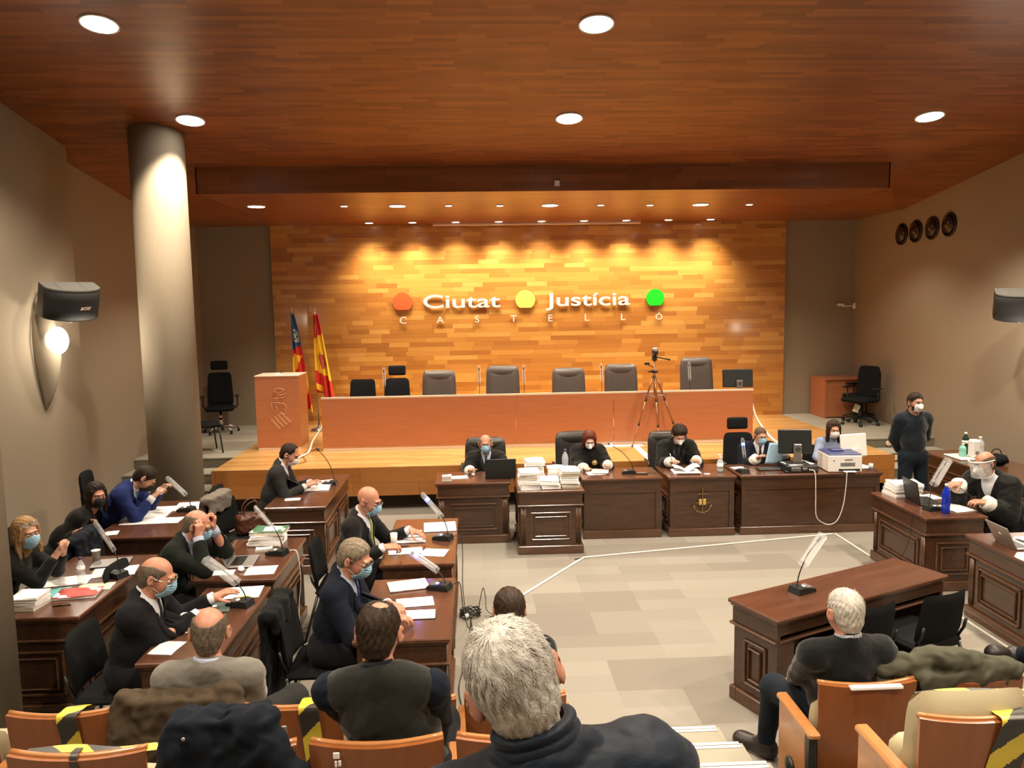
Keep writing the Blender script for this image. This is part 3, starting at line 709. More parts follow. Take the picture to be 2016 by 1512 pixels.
# ================================================================ auditorium seats (backs toward the camera)
def seat(label, x, y, z, arm_left=False, name='auditorium_seat', grp=None, up=True, tall=0):
    t = thing(name, label, 'seat', (x,y,z), 0, grp)     # faces +y, back of seat toward -y ; origin below the back
    rows = []; mt = []
    W = .262
    for j in range(9):
        v = j/8; zz = .28+.60*v
        rows.append([(W*(.90+.10*v)*u, -.02-.05*v*1.0+.028*(u*u), zz+(.014*(u*u) if v == 1 else 0)) for u in [i/6-1 for i in range(13)]])
    mb().sheet(rows, thick=-.022, sm=False).build('wood_back', M_seatwood, t)
    ed = mb(); top = rows[-1]; ed.tube([(p[0],p[1]-.011+.02,p[2]) for p in top],.0125,6); ed.build('edge_band', M_armwood, t)
    o = pad(.53,.54+tall,.10,.07,curve=.03,taper=-.0,bulge=.012).build('back_cushion', M_cream, t, (0,.035,.50+tall/2), (R(4.5),0,0))
    if up: o = pad(.48,.42,.09,.1,bulge=.012).build('seat_cushion', M_cream, t, (0,.19,.46), (R(-10),0,0))
    else: o = pad(.48,.44,.10,.1,bulge=.012).build('seat_cushion', M_cream, t, (0,.32,.43), (R(90),0,0))
    for s in ((-1,1) if arm_left else (1,)):
        xx = s*.293; hw = .022
        b = mb(); b.box((xx-hw,-.02,.0),(xx+hw,.34,.60),.006).build('side_panel', M_seatwood if not arm_left else M_armwood, t)
        b = mb(); b.box((xx-.033,-.10,.60),(xx+.033,.36,.635),.01).build('armrest', M_armwood, t)
        if arm_left and s == -1:
            mb().box((xx-.02,-.07,0),(xx+.02,-.02,.60),.004).build('rear_post', M_blackplastic, t)
            b = mb(); b.M = Matrix.Translation((xx-.024,.15,.30)) @ Matrix.Rotation(-PI/2,4,'Y'); b.lathe([(.055,0),(.055,.012),(.03,.022),(.0001,.024)],(0,0,0),20); b.build('pivot_cap', M_blackplastic, t)
    return t
g1, g2, g3, g4 = 'auditorium seats of the first row on the left', 'auditorium seats of the second row on the left','auditorium seats of the first row on the right','auditorium seats of the second row on the right'
Ls = [(-2.157,'wooden backed seat in the first row left, taped and empty, near the left wall'),(-1.577,'first row seat hidden under the brown jacket, grey sweater man sits in it'),(-.997,'wooden backed seat with striped tape, right of the grey sweater man'),(-.417,'first row seat in front of the brown haired man, hidden by his back'),(.155,'first row seat of the person whose hair shows behind the white head')]
for x,l in Ls: seat(l, x, 3.86, 0, False, grp=g1, up=x not in (-1.577,.155))
seat('taped seat cut by the left picture edge, behind the large near column', -2.74, 3.86, 0, grp=g1)
Ls = [(-2.19,'second row seat at the far left corner with yellow tape'),(-1.60,'second row seat with striped tape tied over its top'),(-1.015,'second row seat under the navy jacket with metal snaps'),(-.435,'second row seat of the brown haired man in dark vest'),(.145,'second row seat partly behind the white haired man in navy jacket')]
for x,l in Ls: seat(l, x, 2.97, .31, False, grp=g2, up=x != -.435)
seat('first row right seat with white paper strip, under the white haired man in black', 2.03, 3.87, 0, True, grp=g3, up=False)
seat('first row right seat covered by the olive coat', 2.615, 3.87, 0, grp=g3); seat('first row right seat at the picture edge', 3.20, 3.87, 0, grp=g3); seat('first row right seat of the person with crossed legs, outside the picture', 3.785, 3.87, 0, grp=g3, up=False)
seat('second row right seat with cream back and tape hung over it', 2.045, 2.98, .31, True, grp=g4, tall=.20)
seat('second row right seat at the bottom right picture corner', 2.63, 2.98, .31, grp=g4)
for x in (.145,-.435): pass
seat('third row seat in front of the foreground white haired man, below the picture', .145, 2.08, .62, grp='seats below the picture'); seat('seat under the foreground white haired man, below the picture', .16, 1.18, .93, grp='seats below the picture', up=False)
# ---- tape
def tape(label, pts, w, across=(1,0,0), n_st=None):
    """striped hazard tape along pts; across = width direction"""
    P = bez(pts, 26); A = Vector(across); b = mb(); L0 = 0; rows = []
    k = 20
    for i,p in enumerate(P): rows.append([p+A*(w*(j/k-.5)) for j in range(k+1)])
    le = [0]
    for i in range(1,len(P)): le.append(le[-1]+(P[i]-P[i-1]).length)
    b.sheet(rows, thick=.002, mif=lambda i,j: 1 if ((le[i]+w*(j/k)*1.0)/.27)%1 < .5 else 0, sm=False)
    return tag(b.build('hazard_tape', [M_yel, M_blk]), label, 'tape', 'yellow and black hazard tape on blocked seats')
def overtape(x, y, z, label, w=.10, dx=0.03):
    ylow = y-.07
    tape(label, [(x-dx,y+.13,z+.55),(x-dx*.5,y+.10,z+.82),(x,y+.02,z+.885),(x,y-.055,z+.898),(x,y-.105,z+.885),(x+dx*.3,y-.085,z+.75),(x+dx,y-.06,z+.45)], w)
overtape(-2.10,3.86,0,'striped tape over the leftmost whole seat back of the first row'); overtape(-.90,3.86,0,'striped tape over the seat back right of the grey sweater man')
overtape(2.17,2.98,.31,'striped tape over the cream seat at bottom right',.15,-.09)
tape('striped tape lying along the second row seat top, tied at the left', [(-1.80,2.93,1.20),(-1.62,2.94,1.205),(-1.45,2.92,1.20),(-1.30,2.94,1.20),(-1.2,2.93,1.198)], .05, (0,.6,.3))
tape('yellow tape end hanging from the knot on second row seat', [(-1.60,2.95,1.205),(-1.60,2.89,1.20),(-1.585,2.868,1.12),(-1.56,2.872,1.02)], .03)
tape('yellow tape on the seat top at the left picture edge', [(-2.72,3.82,.892),(-2.6,3.82,.895),(-2.48,3.82,.892)], .05, (0,.6,.3))
tape('striped tape wound along top of bottom right seat', [(1.82,3.02,1.245),(2.0,3.03,1.25),(2.2,3.02,1.245),(2.35,3.02,1.235)], .05, (0,.7,.3))
tag(mb().box((1.92,3.765,.872),(2.20,3.80,.887),.002).build('paper_strip', M_paper), 'white paper strip lying on top of the white haired man seat', 'paper')
tag(mb().box((-.60,2.868,1.16),(-.575,2.874,1.185),.002).box((-.595,2.868,1.125),(-.585,2.874,1.15),.002).box((-.58,2.868,1.13),(-.57,2.874,1.15)).build('seat_sticker', M_paper), 'torn white sticker remains on the brown haired man seat back', 'sticker')
# ================================================================ flags
def flag(name, label, x, y, colf, mats, lean, seed):
    t = thing(name, label, 'flag', (x,y,.63)); top = 2.2
    mb().tube([(0,0,0),(0,0,top)],.013,10).build('pole', M_greymet, t)
    mb().lathe([(.15,0),(.15,.02),(.03,.05),(.02,.1)],(0,0,0),24).build('pole_base', M_greymet, t)
    mb().lathe([(.0001,top+.14),(.006,top+.1),(.018,top+.05),(.01,top+.02),(.016,top)],(0,0,0),12).build('finial', M_chrome, t)
    rows = []; nv, nu = 44, 26
    for j in range(nv+1):
        v = j/nv; zz = top-.03-v*1.62; w = .06+.30*v**.8; row = []
        for i in range(nu+1):
            u = i/nu; sh = .03+.06*v
            xx = lean*v+w*(u-.3)+.02*math.sin(u*6+v*3+seed); yy = sh*math.sin(u*PI*5+seed+v*1.5)-.03
            row.append((xx,yy,zz-(.22*u*v) + (.25*v*(1-u) if v > .9 and u < .3 else 0)))
        rows.append(row)
    b = mb(); b.sheet(rows, mif=lambda i,j: colf((i+.5)/nv,(j+.5)/nu), thick=.003); b.build('cloth', mats, t)
    return t
fr, fy, fb, fw = mat('flag_red',(.62,.03,.02),.7), mat('flag_yellow',(.85,.55,.03),.7), mat('flag_blue',(.02,.10,.22),.7), mat('flag_cream',(.55,.5,.33),.7)
def es(v,u):
    if .40 < v < .60 and .22 < u < .72: return 3 if ((v-.5)/.09)**2+((u-.47)/.22)**2 < 1 and (int(v*60)+int(u*14))%2 else (0 if ((v-.5)/.09)**2+((u-.47)/.22)**2 < .8 else 1)
    q = v+.10*(u-.5)
    return 0 if q < .24 else (1 if q < .66-.14*(.5-u) else 0) if v < .92 else 1 if u < .6 else 0
def va(v,u):
    if v < .36-.12*(u-.5): return 3 if (.15 < v < .3 and .3 < u < .8 and int(v*50+u*9)%3) else 2
    if v < .44: return 0
    return 1 if int((v*3.4+u*1.3)*1.6)%2 else 0
flag('flag','Valencian regional flag with blue crowned band and red yellow stripes, left of two', -3.42,14.35, va, [fr,fy,fb,fw], .10, 1)
flag('flag','Spanish red yellow red flag with coat of arms, right of two beside the bench', -3.0,14.35, es, [fr,fy,fb,mat('arms_brown',(.35,.16,.08),.7)], .12, 2.4)
# ================================================================ tripod camera on the dais
t = thing('video_tripod','bronze camera tripod with small video camera in front of the bench','tripod',(2.77,12.0,.63))
mt = mat('tripod_bronze',(.30,.16,.09),.35,.7)
for k,(dx,dy) in enumerate(((-.36,-.05),(.0,-.38),(.45,.05))):
    f = [(dx*s_, dy*s_, 1.2*(1-s_)) for s_ in (0.06,.38,.70,1)]
    lg = mb().tube(f[:2],.016,8).tube(f[1:3],.012,8).tube(f[2:],.008,8).build('leg', mt, t)
    mb().lathe([(.02,-.02),(.02,.02)],f[1],10).lathe([(.018,-.02),(.018,.02)],f[2],10).lathe([(.016,-.0),(.012,.03)],f[3],8).build('leg_lock', M_blackplastic, lg)
mb().tube([(0,0,.6),(0,0,1.38)],.013,8).build('centre_column', mt, t)
mb().box((-.05,-.05,1.17),(.05,.05,1.22),.015).box((-.1,-.01,1.18),(-.02,.01,1.2)).build('spider', M_blackplastic, t)
mb().tube([(-.17,0,.82),(.0,-.12,.80),(.2,0,.82),(-.17,0,.82)],.005,6).build('brace', M_greymet, t)
mb().box((-.035,-.04,1.36),(.035,.04,1.46),.012).build('pan_head', M_blackplastic, t); mb().tube([(.03,0,1.42),(.23,-.1,1.38)],[.008,.014],8).build('pan_handle', M_blackplastic, t)
mb().box((-.16,-.03,1.30),(-.08,.02,1.34),.008).tube([(-.1,0,1.3),(0,0,1.25)],.008,6).build('phone_clamp', M_blackplastic, t)
t2 = thing('video_camera','small black and silver camcorder on top of the tripod','camera',(2.77,11.98,2.09))
mb().box((-.035,-.09,0),(.035,.08,.085),.012).build('camera_body', M_blackplastic, t2); mb().box((-.036,-.07,.06),(.036,.05,.11),.012).build('silver_top', M_silver, t2); mb().cyl((0,-.09,.045),(0,-.13,.045),.028,16).build('lens', M_blackplastic, t2)
t = thing('reflector_panel','white reflective panel lying on the stage floor under the tripod','panel',(2.3,12.0,.632)); mb().box((-.35,-.02,0),(.3,.12,.006),.002).box((.12,-1.1,0),(.22,0,.006),.002).build('strip', M_white, t)
# monitor on the bench
def monitor(label, x, y, z, rz, w, h, back, leg, logo=True, tilt=8, name='monitor'):
    t = thing(name, label, 'monitor', (x,y,z), rz)        # screen faces +y, back toward -y
    o = mb().box((-w/2,-.02,.0),(w/2,.015,h),.012).build('display_case', back, t, (0,0,.12), (R(-tilt),0,0))
    mb().box((-w/2+.012,.0155,.015),(w/2-.012,.018,h-.012)).build('screen', M_blackplastic, o)
    mb().box((-.05,-.05,.01),(.05,-.03,h*.80),.006).build('stand_column', leg, t, (.02,-.01,0), (R(-3),0,0))
    mb().box((-.13,-.13,0),(.15,.09,.012),.004).build('foot', M_blackplastic if leg != M_white else M_white, t)
    if logo:
        b = mb(); b.M = Matrix.Rotation(PI/2,4,'X'); b.tube([(.026*math.cos(a),.026*math.sin(a),0) for a in [2*PI*k/24 for k in range(24)]],.0035,6,closed=True); b.build('logo', M_blackplastic, t, (.02,-.066,h*.62))
        linkmesh('logo', textmesh('hp',.035,.001,1,.25), M_blackplastic, t, (.02,-.066,h*.60), (PI/2,0,0))
    return t
monitor('black monitor with pale stand on the right end of the judges bench', 4.30,12.55,1.362,-4,.50,.30,M_blackplastic,M_greymet)
t = thing('keyboard','black keyboard and trays lying on the bench beside the monitor','keyboard',(3.9,12.45,1.362)); mb().box((-.35,-.1,0),(.3,.1,.022),.006).build('key_deck', M_blackplastic, t); mb().box((-.3,-.07,.022),(.22,.07,.03),.003).build('keys', mat('keys',(.03,.03,.03),.5), t)
t = thing('projector','small black projector on the left end of the judges bench','projector',(-2.30,12.55,1.362)); mb().box((-.12,-.1,0),(.1,.1,.09),.015).build('housing', M_navyplastic, t); mb().cyl((.1,-.05,.05),(.16,-.05,.06),.03,14).build('lens', M_silver, t)
# microphones on the bench
def gooseneck(label, x, y, z, rz, h, lean, film=True, led=None, neck=None, base=True, glow=None, filmw=.10):
    """conference microphone; the neck leans toward local +x"""
    t = thing('conference_microphone', label, 'microphone', (x,y,z), rz)
    if base:
        b = mb(); b.prism([(-.085,0),(.075,0),(.095,.008),(.09,.026),(-.02,.05),(-.07,.045)], -.055,.055,1,sm=False); b.build('base', M_blackplastic, t)
        if led: mb().lathe([(.014,0),(.014,.004),(.0001,.006)],(.02,.0,.041),12).build('button_light', led, t)
        mb().box((.03,-.04,.036),(.075,.04,.042),.002).build('button_pad', mat('button_grey',(.12,.11,.1),.4), t)
    pts = bez([(-.05,0,.04),(-.05+lean*.12,0,h*.4),(-.05+lean*.5,0,h*.75),(-.05+lean,0,h)],6)
    mb().tube(pts,.0045,8).build('gooseneck', M_blackplastic, t)
    e = Vector(pts[-1]); d = (e-Vector(pts[-4])).normalized()
    mb().tube([e, e+d*.045],[.009,.011],10).build('microphone_head', neck or M_blackplastic, t)
    if glow: mb().tube([e-d*.015, e+d*.015],.018,12).build('light_ring', glow, t)
    if film:
        w = filmw/2; b = mb(); s = e+d*.06; q = Vector(pts[len(pts)//2]); rows = []
        for k in range(6):
            p = s.lerp(q, k/5); rows.append([p+Vector((0,-w,.0)),p+Vector((0,-w*.5,.022)),p+Vector((0,w*.5,.026)),p+Vector((0,w,0)),p+Vector((0,w*.5,-.02)),p+Vector((0,-w*.5,-.02)),p+Vector((0,-w,0))])
        b.sheet(rows); b.build('plastic_bag', M_film, t)
    return t
for x,l in ((-1.52,'second chair from the left'),(-.0,'first leather chair'),(.72,'centre of the stage'),(1.98,'chair left of the tripod'),(3.42,'tallest leather chair')):
    gooseneck('bench microphone in a plastic sleeve in front of the '+l, x, 12.35, 1.362, 95, .50, .04, True, None, filmw=.05)
# ================================================================ people
def skinm(n, c): return mat(n, tuple(x*.84 for x in c), .48, noise=.06, nscale=25, bmp=.08, bscale=300, spec=.4)
SK = {'a':skinm('skin_light',(.62,.34,.24)), 'b':skinm('skin_ruddy',(.58,.27,.18)), 'c':skinm('skin_tan',(.45,.23,.15)), 'd':skinm('skin_pale',(.68,.42,.32))}
def cloth(n, c, r=.85, sh=.03, bs=350, bm=.25): return mat(n, tuple(x*(.55 if max(c) < .06 else .85) for x in c), r, bmp=bm, nscale=20, bscale=bs, sheen=sh, spec=.12)
C_black = cloth('robe_black',(.012,.012,.012),.7,.1); C_suit = cloth('suit_black',(.014,.014,.018)); C_navy = cloth('suit_navy',(.011,.017,.034)); C_blue = cloth('suit_blue',(.018,.03,.13))
C_grey = cloth('suit_grey',(.045,.045,.045)); C_green = cloth('suit_blackgreen',(.013,.017,.014)); C_shirt = cloth('shirt_white',(.72,.74,.82),.7); C_shirtb = cloth('shirt_blue',(.45,.52,.70),.7)
C_knit = cloth('knit_grey',(.20,.19,.17),.95,.3,200,.5); C_sweat = cloth('sweater_navy',(.012,.02,.032),.95,.2,200,.5); C_sweatb = cloth('sweater_black',(.008,.011,.014),.95,.2,200,.5)
C_jeans = cloth('jeans_dark',(.015,.024,.036)); C_vest = cloth('vest_darkgreen',(.017,.020,.015),.9,.3); C_puff = cloth('padded_navy',(.014,.024,.044),.55,.1,120,.2)
C_lace = cloth('white_lace',(.75,.73,.68),.9,.1,90,.9); C_shoe = mat('shoe_leather',(.018,.014,.013),.45); C_sole = mat('shoe_sole',(.25,.22,.18),.7)
C_pale = cloth('blouse_pale_blue',(.25,.30,.45),.8); C_lab = cloth('scarf_mustard',(.32,.22,.07),.8)
K_blue = mat('mask_blue',(.30,.55,.75),.8,bmp=.2,bscale=200); K_white = mat('mask_white',(.80,.80,.80),.8,bmp=.15,bscale=200); K_black = mat('mask_black',(.015,.015,.015),.8)
H = {'blonde':mat('hair_blonde',(.30,.18,.08),.5,noise=.4,nscale=60,bmp=.5,bscale=180),'dark':mat('hair_dark',(.022,.014,.009),.5,noise=.4,nscale=60,bmp=.5,bscale=180),'brown':mat('hair_brown',(.032,.019,.012),.5,noise=.4,nscale=60,bmp=.5,bscale=180),
 'grey':mat('hair_grey',(.22,.18,.13),.5,noise=.35,nscale=60,bmp=.5,bscale=180),'white':mat('hair_white',(.50,.475,.44),.5,noise=.2,nscale=50,bmp=.4,bscale=180),'red':mat('hair_red',(.11,.028,.012),.45,noise=.4,nscale=60,bmp=.5,bscale=180),'salt':mat('hair_salt',(.13,.10,.075),.55,noise=.4,nscale=80,bmp=.5,bscale=180),'stubble':mat('hair_stubble',(.10,.065,.045),.7,noise=.3,nscale=90,bmp=.3,bscale=250)}
for _m in H.values(): _m.node_tree.nodes['Principled BSDF'].inputs['Specular IOR Level'].default_value = .18
M_eye = mat('eye_white',(.7,.66,.6),.2); M_iris = mat('iris',(.03,.02,.012),.15); M_glass = mat('glasses_frame',(.06,.02,.015),.25); M_glassb = mat('glasses_black',(.01,.01,.01),.25); M_wire = mat('glasses_wire',(.5,.48,.42),.25,.9)
M_lensg = glassy('glasses_lens',(.8,.85,.9),.15,.03)
def frame(face, pitch=0, roll=0):
    a = R(face); f = np.array([math.cos(a),math.sin(a),0.]); r = np.array([math.sin(a),-math.cos(a),0.]); z = np.array([0,0,1.])
    p = R(pitch); f2 = f*math.cos(p)-z*math.sin(p); u = z*math.cos(p)+f*math.sin(p)
    q = R(roll); r2 = r*math.cos(q)-u*math.sin(q); u2 = u*math.cos(q)+r*math.sin(q)
    return np.stack([r2,f2,u2], 1)          # columns right, forward, up
def head_parts(nose=1.0, jaw=1.0):
    A = union([ell((0,-.018,.028),(.076,.096,.090)), ell((0,.018,-.028),(.063,.074,.086)), ell((0,.030,-.078),(.046*jaw,.048,.036)), ell((.036,.048,-.032),(.026,.032,.034)), ell((-.036,.048,-.032),(.026,.032,.034))], .022)
    B = union([rc((0,.088,.014),(0,.109,-.028),.008,.0145*nose), ell((.014,.098,-.033),(.010,.012,.009)), ell((-.014,.098,-.033),(.010,.012,.009)), ell((0,.082,.028),(.050,.016,.010)), ell((0,.096,-.058),(.024,.010,.007)), ell((0,.094,-.068),(.020,.010,.007))], .008)
    def ear(s):
        c, n = math.cos(R(28)), math.sin(R(28)); Me = np.array([[c,s*n,0],[-s*n,c,0],[0,0,1.]]); return union([ell((s*.089,-.018,-.002),(.0068,.024,.036),Me), ell((s*.080,-.006,-.026),(.007,.011,.014))], .006)
    E = [ear(1), ear(-1)]
    def f(P):
        d = smin(A(P), B(P), .010)
        for s in (-1,1):
            d = smax(d, -(np.linalg.norm(P-V3(s*.031,.108,.004), axis=1)-.021), .010)
        for e in E: d = smin(d, e(P), .008)
        for s in (-1,1): d = smax(d, -(np.linalg.norm((P-V3(s*.093,-.008,.0))/V3(.5,1,1.6), axis=1)-.009), .004)
        return d
    return f, A
def hand_fn(wr, d, n, side, curl=.4, thumb=.4, s=1.0, spread=.12):
    """wr wrist, d finger direction, n back of the hand, side = towards the thumb"""
    wr = np.asarray(wr,float); d = nrm(d); n = nrm(np.asarray(n,float)-d*np.dot(n,d)); t = np.cross(d,n)*side
    P = lambda a,b,c: wr+d*a*s+t*b*s+n*c*s
    pr = []; M = np.stack([t,d,n],1)
    pr.append(sbox(P(.052,0,0), (.039*s,.050*s,.0135*s), .012*s, M)); pr.append(rc(wr-d*.03, P(.02,0,0), .026*s, .024*s)); pr.append(ell(P(.035,.022,-.008),(.020*s,.032*s,.015*s),M))
    fg = []
    for i,(b0,ln_) in enumerate(((.029,.072),(.0095,.079),(-.0105,.073),(-.029,.058))):
        p = P(.096-(.006 if i in (0,) else .012 if i == 3 else 0), b0, -.001); dd = d+t*spread*(.5-i*.33)*1.0; a = 0
        dd = nrm(dd); c = curl*(1+.12*i)
        for k,fr in enumerate((.46,.30,.24)):
            a += c*(.8 if k == 0 else 1.1); v = nrm(dd*math.cos(a)-n*math.sin(a)); q = p+v*ln_*fr*s; fg.append(rc(p,q,(.0092-.0009*k)*s,(.0086-.0011*k)*s)); p = q
    p = P(.022,.026,-.004); v = nrm(d*.62+t*.72-n*.25); q = p+v*.042*s; fg.append(rc(p,q,.0135*s,.0105*s)); a = thumb; v2 = nrm(v*math.cos(a)+(d*.6-t*.5-n*.5)*math.sin(a)); q2 = q+v2*.032*s; fg.append(rc(q,q2,.0103*s,.0095*s)); q3 = q2+nrm(v2*.9+(d-t-n)*.25)*.026*s; fg.append(rc(q2,q3,.0095*s,.0075*s))
    f1 = union(pr,.012*s); f2 = union(fg,.0035)
    return local(lambda X: smin(f1(X), f2(X), .007), wr+d*.08*s, .14*s, .04), P, n, d
def ik(S, W, l1, l2, pole):
    S = np.asarray(S,float); W = np.asarray(W,float); v = W-S; L_ = np.linalg.norm(v); mx = (l1+l2)*.995
    if L_ > mx: W = S+v/L_*mx; v = W-S; L_ = mx
    a = (l1*l1-l2*l2+L_*L_)/(2*L_); hgt = math.sqrt(max(0,l1*l1-a*a)); u = v/L_; p = np.asarray(pole,float); p = nrm(p-u*np.dot(p,u))
    return S+u*a+p*hgt, W
PEOPLE = []
def trace(fn, p0, d, far=.6):
    """distance along d from p0 (outside) to the surface"""
    t = 0; p0 = np.asarray(p0,float); d = nrm(d)
    for _ in range(60):
        v = float(fn(np.array([p0+d*t],np.float32))[0]); t += v*.8
        if v < .0006 or t > far: break
    return p0+d*t
def person(label, pelvis, head, face, look=(0,0,0), hands=None, s=1.0, skin='a', h=.0085, top='suit', topm=None, shirt=None, tie=None, legm=None, hair=None, hairm='dark', mask=None, glasses=None,
           eyes=True, cuffs=None, emblem=False, stand=False, knees=None, ankles=None, toes=None, hs=1.0, fat=1.0, tface=None, handopt=None, hstrand=0, poles=None, lap=True, collarm=None, watch=None, sex='m', shw=1.0, troll=0, grp=None, brow=True, beard=False):
    P0 = np.array(pelvis,float); hc = np.array(head,float); fb = tface if tface is not None else face
    Mh = frame(face+look[0], look[1], look[2]); B = frame(fb,0,-troll); rt, fw = B[:,0], B[:,1]; zz = np.array([0,0,1.])
    base = np.array([P0[0],P0[1],0.]); 
    if grp and 'z' in grp: base[2] = grp['z']
    P0 = P0-base; hc = hc-base; ox = lambda v: np.array(v,float)-base
    nb = hc-Mh[:,2]*.128*hs-Mh[:,1]*.030*hs; nb = nb-fw*.012
    tu = nrm(nb-P0); tf = nrm(fw-tu*np.dot(fw,tu)); MT = np.stack([rt,tf,tu],1); TL = np.linalg.norm(nb-P0)
    q = lambda k,a=0,b=0: P0+tu*TL*k+rt*a*s+tf*b*s
    fem = sex == 'f'; sw = .185*shw*(.90 if fem else 1)
    tors = [ell(q(.02),(.162*s*fat,.118*s*fat,.12*s),MT), ell(q(.35,0,.01*fat),(.152*s*fat,.132*s*fat,.19*s),MT), ell(q(.68,0,.0),(.160*s*shw,.112*s,.165*s),MT), rc(q(.84,-.135*shw,-.01),q(.84,.135*shw,-.01),.058*s,.058*s), rc(q(.97,0,-.02),q(.865,-.15*shw,-.012),.052*s,.046*s), rc(q(.97,0,-.02),q(.865,.15*shw,-.012),.052*s,.046*s)]
    if fem: tors += [ell(q(.62,.07,.085),(.06*s,.05*s,.06*s),MT), ell(q(.62,-.07,.085),(.06*s,.05*s,.06*s),MT)]
    neck = [rc(nb-tu*.03, hc-Mh[:,2]*.05*hs-Mh[:,1]*.022*hs, .060*s, (.054 if not fem else .047)*hs)]
    arms, hnd, info = [], [], []
    for k,sd in enumerate((-1,1)):            # left, right
        S = q(.83, sd*sw, -.005); W = None
        if hands and hands[k] is not None: W = ox(hands[k])
        else: W = P0+rt*sd*.14+fw*.30+zz*.06
        pole = -zz+rt*sd*.45-fw*.35
        if poles and poles[k] is not None: pole = np.array(poles[k],float)
        E, W = ik(S, W, .285*s, .255*s, pole)
        ho = (handopt or [{},{}])[k] or {}; fd = nrm(W-E); hd = np.array(ho.get('dir', fd+fw*.25),float); nn = np.array(ho.get('n', zz+rt*sd*.25),float)
        # thumb side: for palm down, thumb points to the body midline
        hf, PP, n_, d_ = hand_fn(W, hd, nn, sd*-1*-1 if False else (1 if np.dot(np.cross(nrm(hd),nrm(nn)), -rt*sd) > 0 else -1)*ho.get('flip',1), ho.get('curl',.38), ho.get('thumb',.4), s*(.93 if fem else 1.0))
        arms.append((S,E,W,fd,sd)); hnd.append(hf); info.append((W,d_,n_,PP))
    armp = []
    for S,E,W,fd,sd in arms: armp += [rc(S,E,.056*s,.044*s), rc(E,W-fd*.0,.044*s,.027*s), ell(S,(.057*s,.057*s,.060*s))]
    legs = []; feet = []; legp = []
    for k,sd in enumerate((-1,1)):
        J = P0+rt*sd*.09*s
        if stand: Kn = np.array([J[0],J[1],P0[2]*.54])+rt*sd*.03+fw*.02; An = np.array([J[0],J[1],.09])+rt*sd*.06
        else: Kn = J+fw*.43*s+rt*sd*.05; Kn[2] = max(.50*s, P0[2]-.03) if pelvis[2]-base[2] < .7 else .5; An = Kn+fw*.02; An[2] = .09
        if knees and knees[k] is not None: Kn = ox(knees[k])
        if ankles and ankles[k] is not None: An = ox(ankles[k])
        td = fw+rt*sd*.2
        if toes and toes[k] is not None: td = np.array(toes[k],float)
        td = nrm(td); T = An+td*.17*s; 
        if An[2] < .13: T[2] = .038
        legp += [rc(J,Kn,.085*s*min(fat,1.15),.058*s), rc(Kn,An,.056*s,.036*s)]; feet.append((An,T,td))
        legs.append((J,Kn,An))
    hf0, hA = head_parts(); hfn = local(lambda P: hf0(((P-V3(*hc))@Mh.astype(np.float32))/hs)*hs, hc, .15*hs, .06)
    F1 = union(tors+armp+legp+[rc(a,t_,.034*s,.03*s) for a,t_,_ in feet], .03); F2 = union(neck, .02)
    def body(P):
        d = smin(F1(P), F2(P), .035)
        d = smin(d, hfn(P), .016)
        for hh in hnd: d = smin(d, hh(P), .010)
        return d
    pts = np.array([hc+Mh[:,2]*.13, hc, P0, nb]+[x for a in arms for x in a[:3]]+[x for l in legs for x in l]+[T for _,T,_ in feet]+[i[0]+i[1]*.19 for i in info])
    lo, hi = pts.min(0)-.16, pts.max(0)+.16; lo[2] = max(lo[2], -.02) if not (grp and grp.get('nofloor')) else lo[2]
    t = thing('person', label, 'person', tuple(base))
    linkmesh('body', surfmesh(body, lo, hi, h), SK[skin], t)
    # ---- clothing
    robe = top == 'robe'; topm = topm or (C_black if robe else C_suit); legm = legm or C_suit
    inf = {'suit':.016,'robe':.024,'sweater':.014,'puffer':.026,'blouse':.011,'vest':.018}[top]
    seed = (sum(map(ord,label))%97)/7.
    if robe:
        sl = []
        for S,E,W,fd,sd in arms: sl += [rc(S,E,.072*s,.066*s), rc(E,W-fd*.125,.062*s,.066*s), ell(S-zz*.008,(.064*s,.064*s,.064*s)), rc(E-zz*.03,W-fd*.14-zz*.03,.05*s,.050*s)]
        TO = union(tors+[ell(q(.3,0,0),(.19*s,.15*s,.2*s),MT)], .035); SL = union(sl,.02)
    else:
        ra = {'puffer':1.12,'sweater':1.0}.get(top,1.0); sl = []
        for S,E,W,fd,sd in arms: sl += [rc(S,E,.056*s*ra,.046*s*ra), rc(E,W-fd*.065,.046*s*ra,.032*s*ra+.003), ell(S,(.058*s*ra,.058*s,.060*s))]
        TO = union(tors, .03); SL = union(sl,.02)
    skirt = None
    apex = {'suit':.50,'robe':.55,'blouse':.86,'sweater':.93,'puffer':.97,'vest':.95}[top]
    if top in ('suit','robe') and shirt is None: apex = .9
    zc_ = q(apex)
    fold = {'suit':.0035,'robe':.007,'sweater':.004,'puffer':.005,'blouse':.003,'vest':.003}[top]
    ncut = nb+tu*(.000 if top != 'puffer' else .035); ncd = nrm(tu+.35*tf) if top != 'puffer' else tu
    hem = q(-.06 if top in ('sweater','blouse','vest') else -.16)
    up_ = nrm(hc-nb); hole = rc(nb-tu*.045-tf*.0, nb+up_*.25, (.058 if top != 'puffer' else .064)*s, (.085 if top != 'puffer' else .092)*s)
    cA, cB = nb-tu*.02-tf*.005, nb+tu*.03+up_*.060-tf*.006
    def collar(P):
        d = rc(cA,cB,.086*s,.073*s)(P); v = (P-V3(*cA))@nrm(cB-cA).astype(np.float32)
        return smax(smax(smax(d-.007*np.abs(np.sin(v*142))**.6, v-.086, .008), -v, .004), -rc(cA-up_*.02,cB+up_*.08,.070*s,.060*s)(P), .006)
    if top == 'puffer': linkmesh('ribbed_collar', surfmesh(collar, nb-.17, nb+.17, .0032), topm, t)
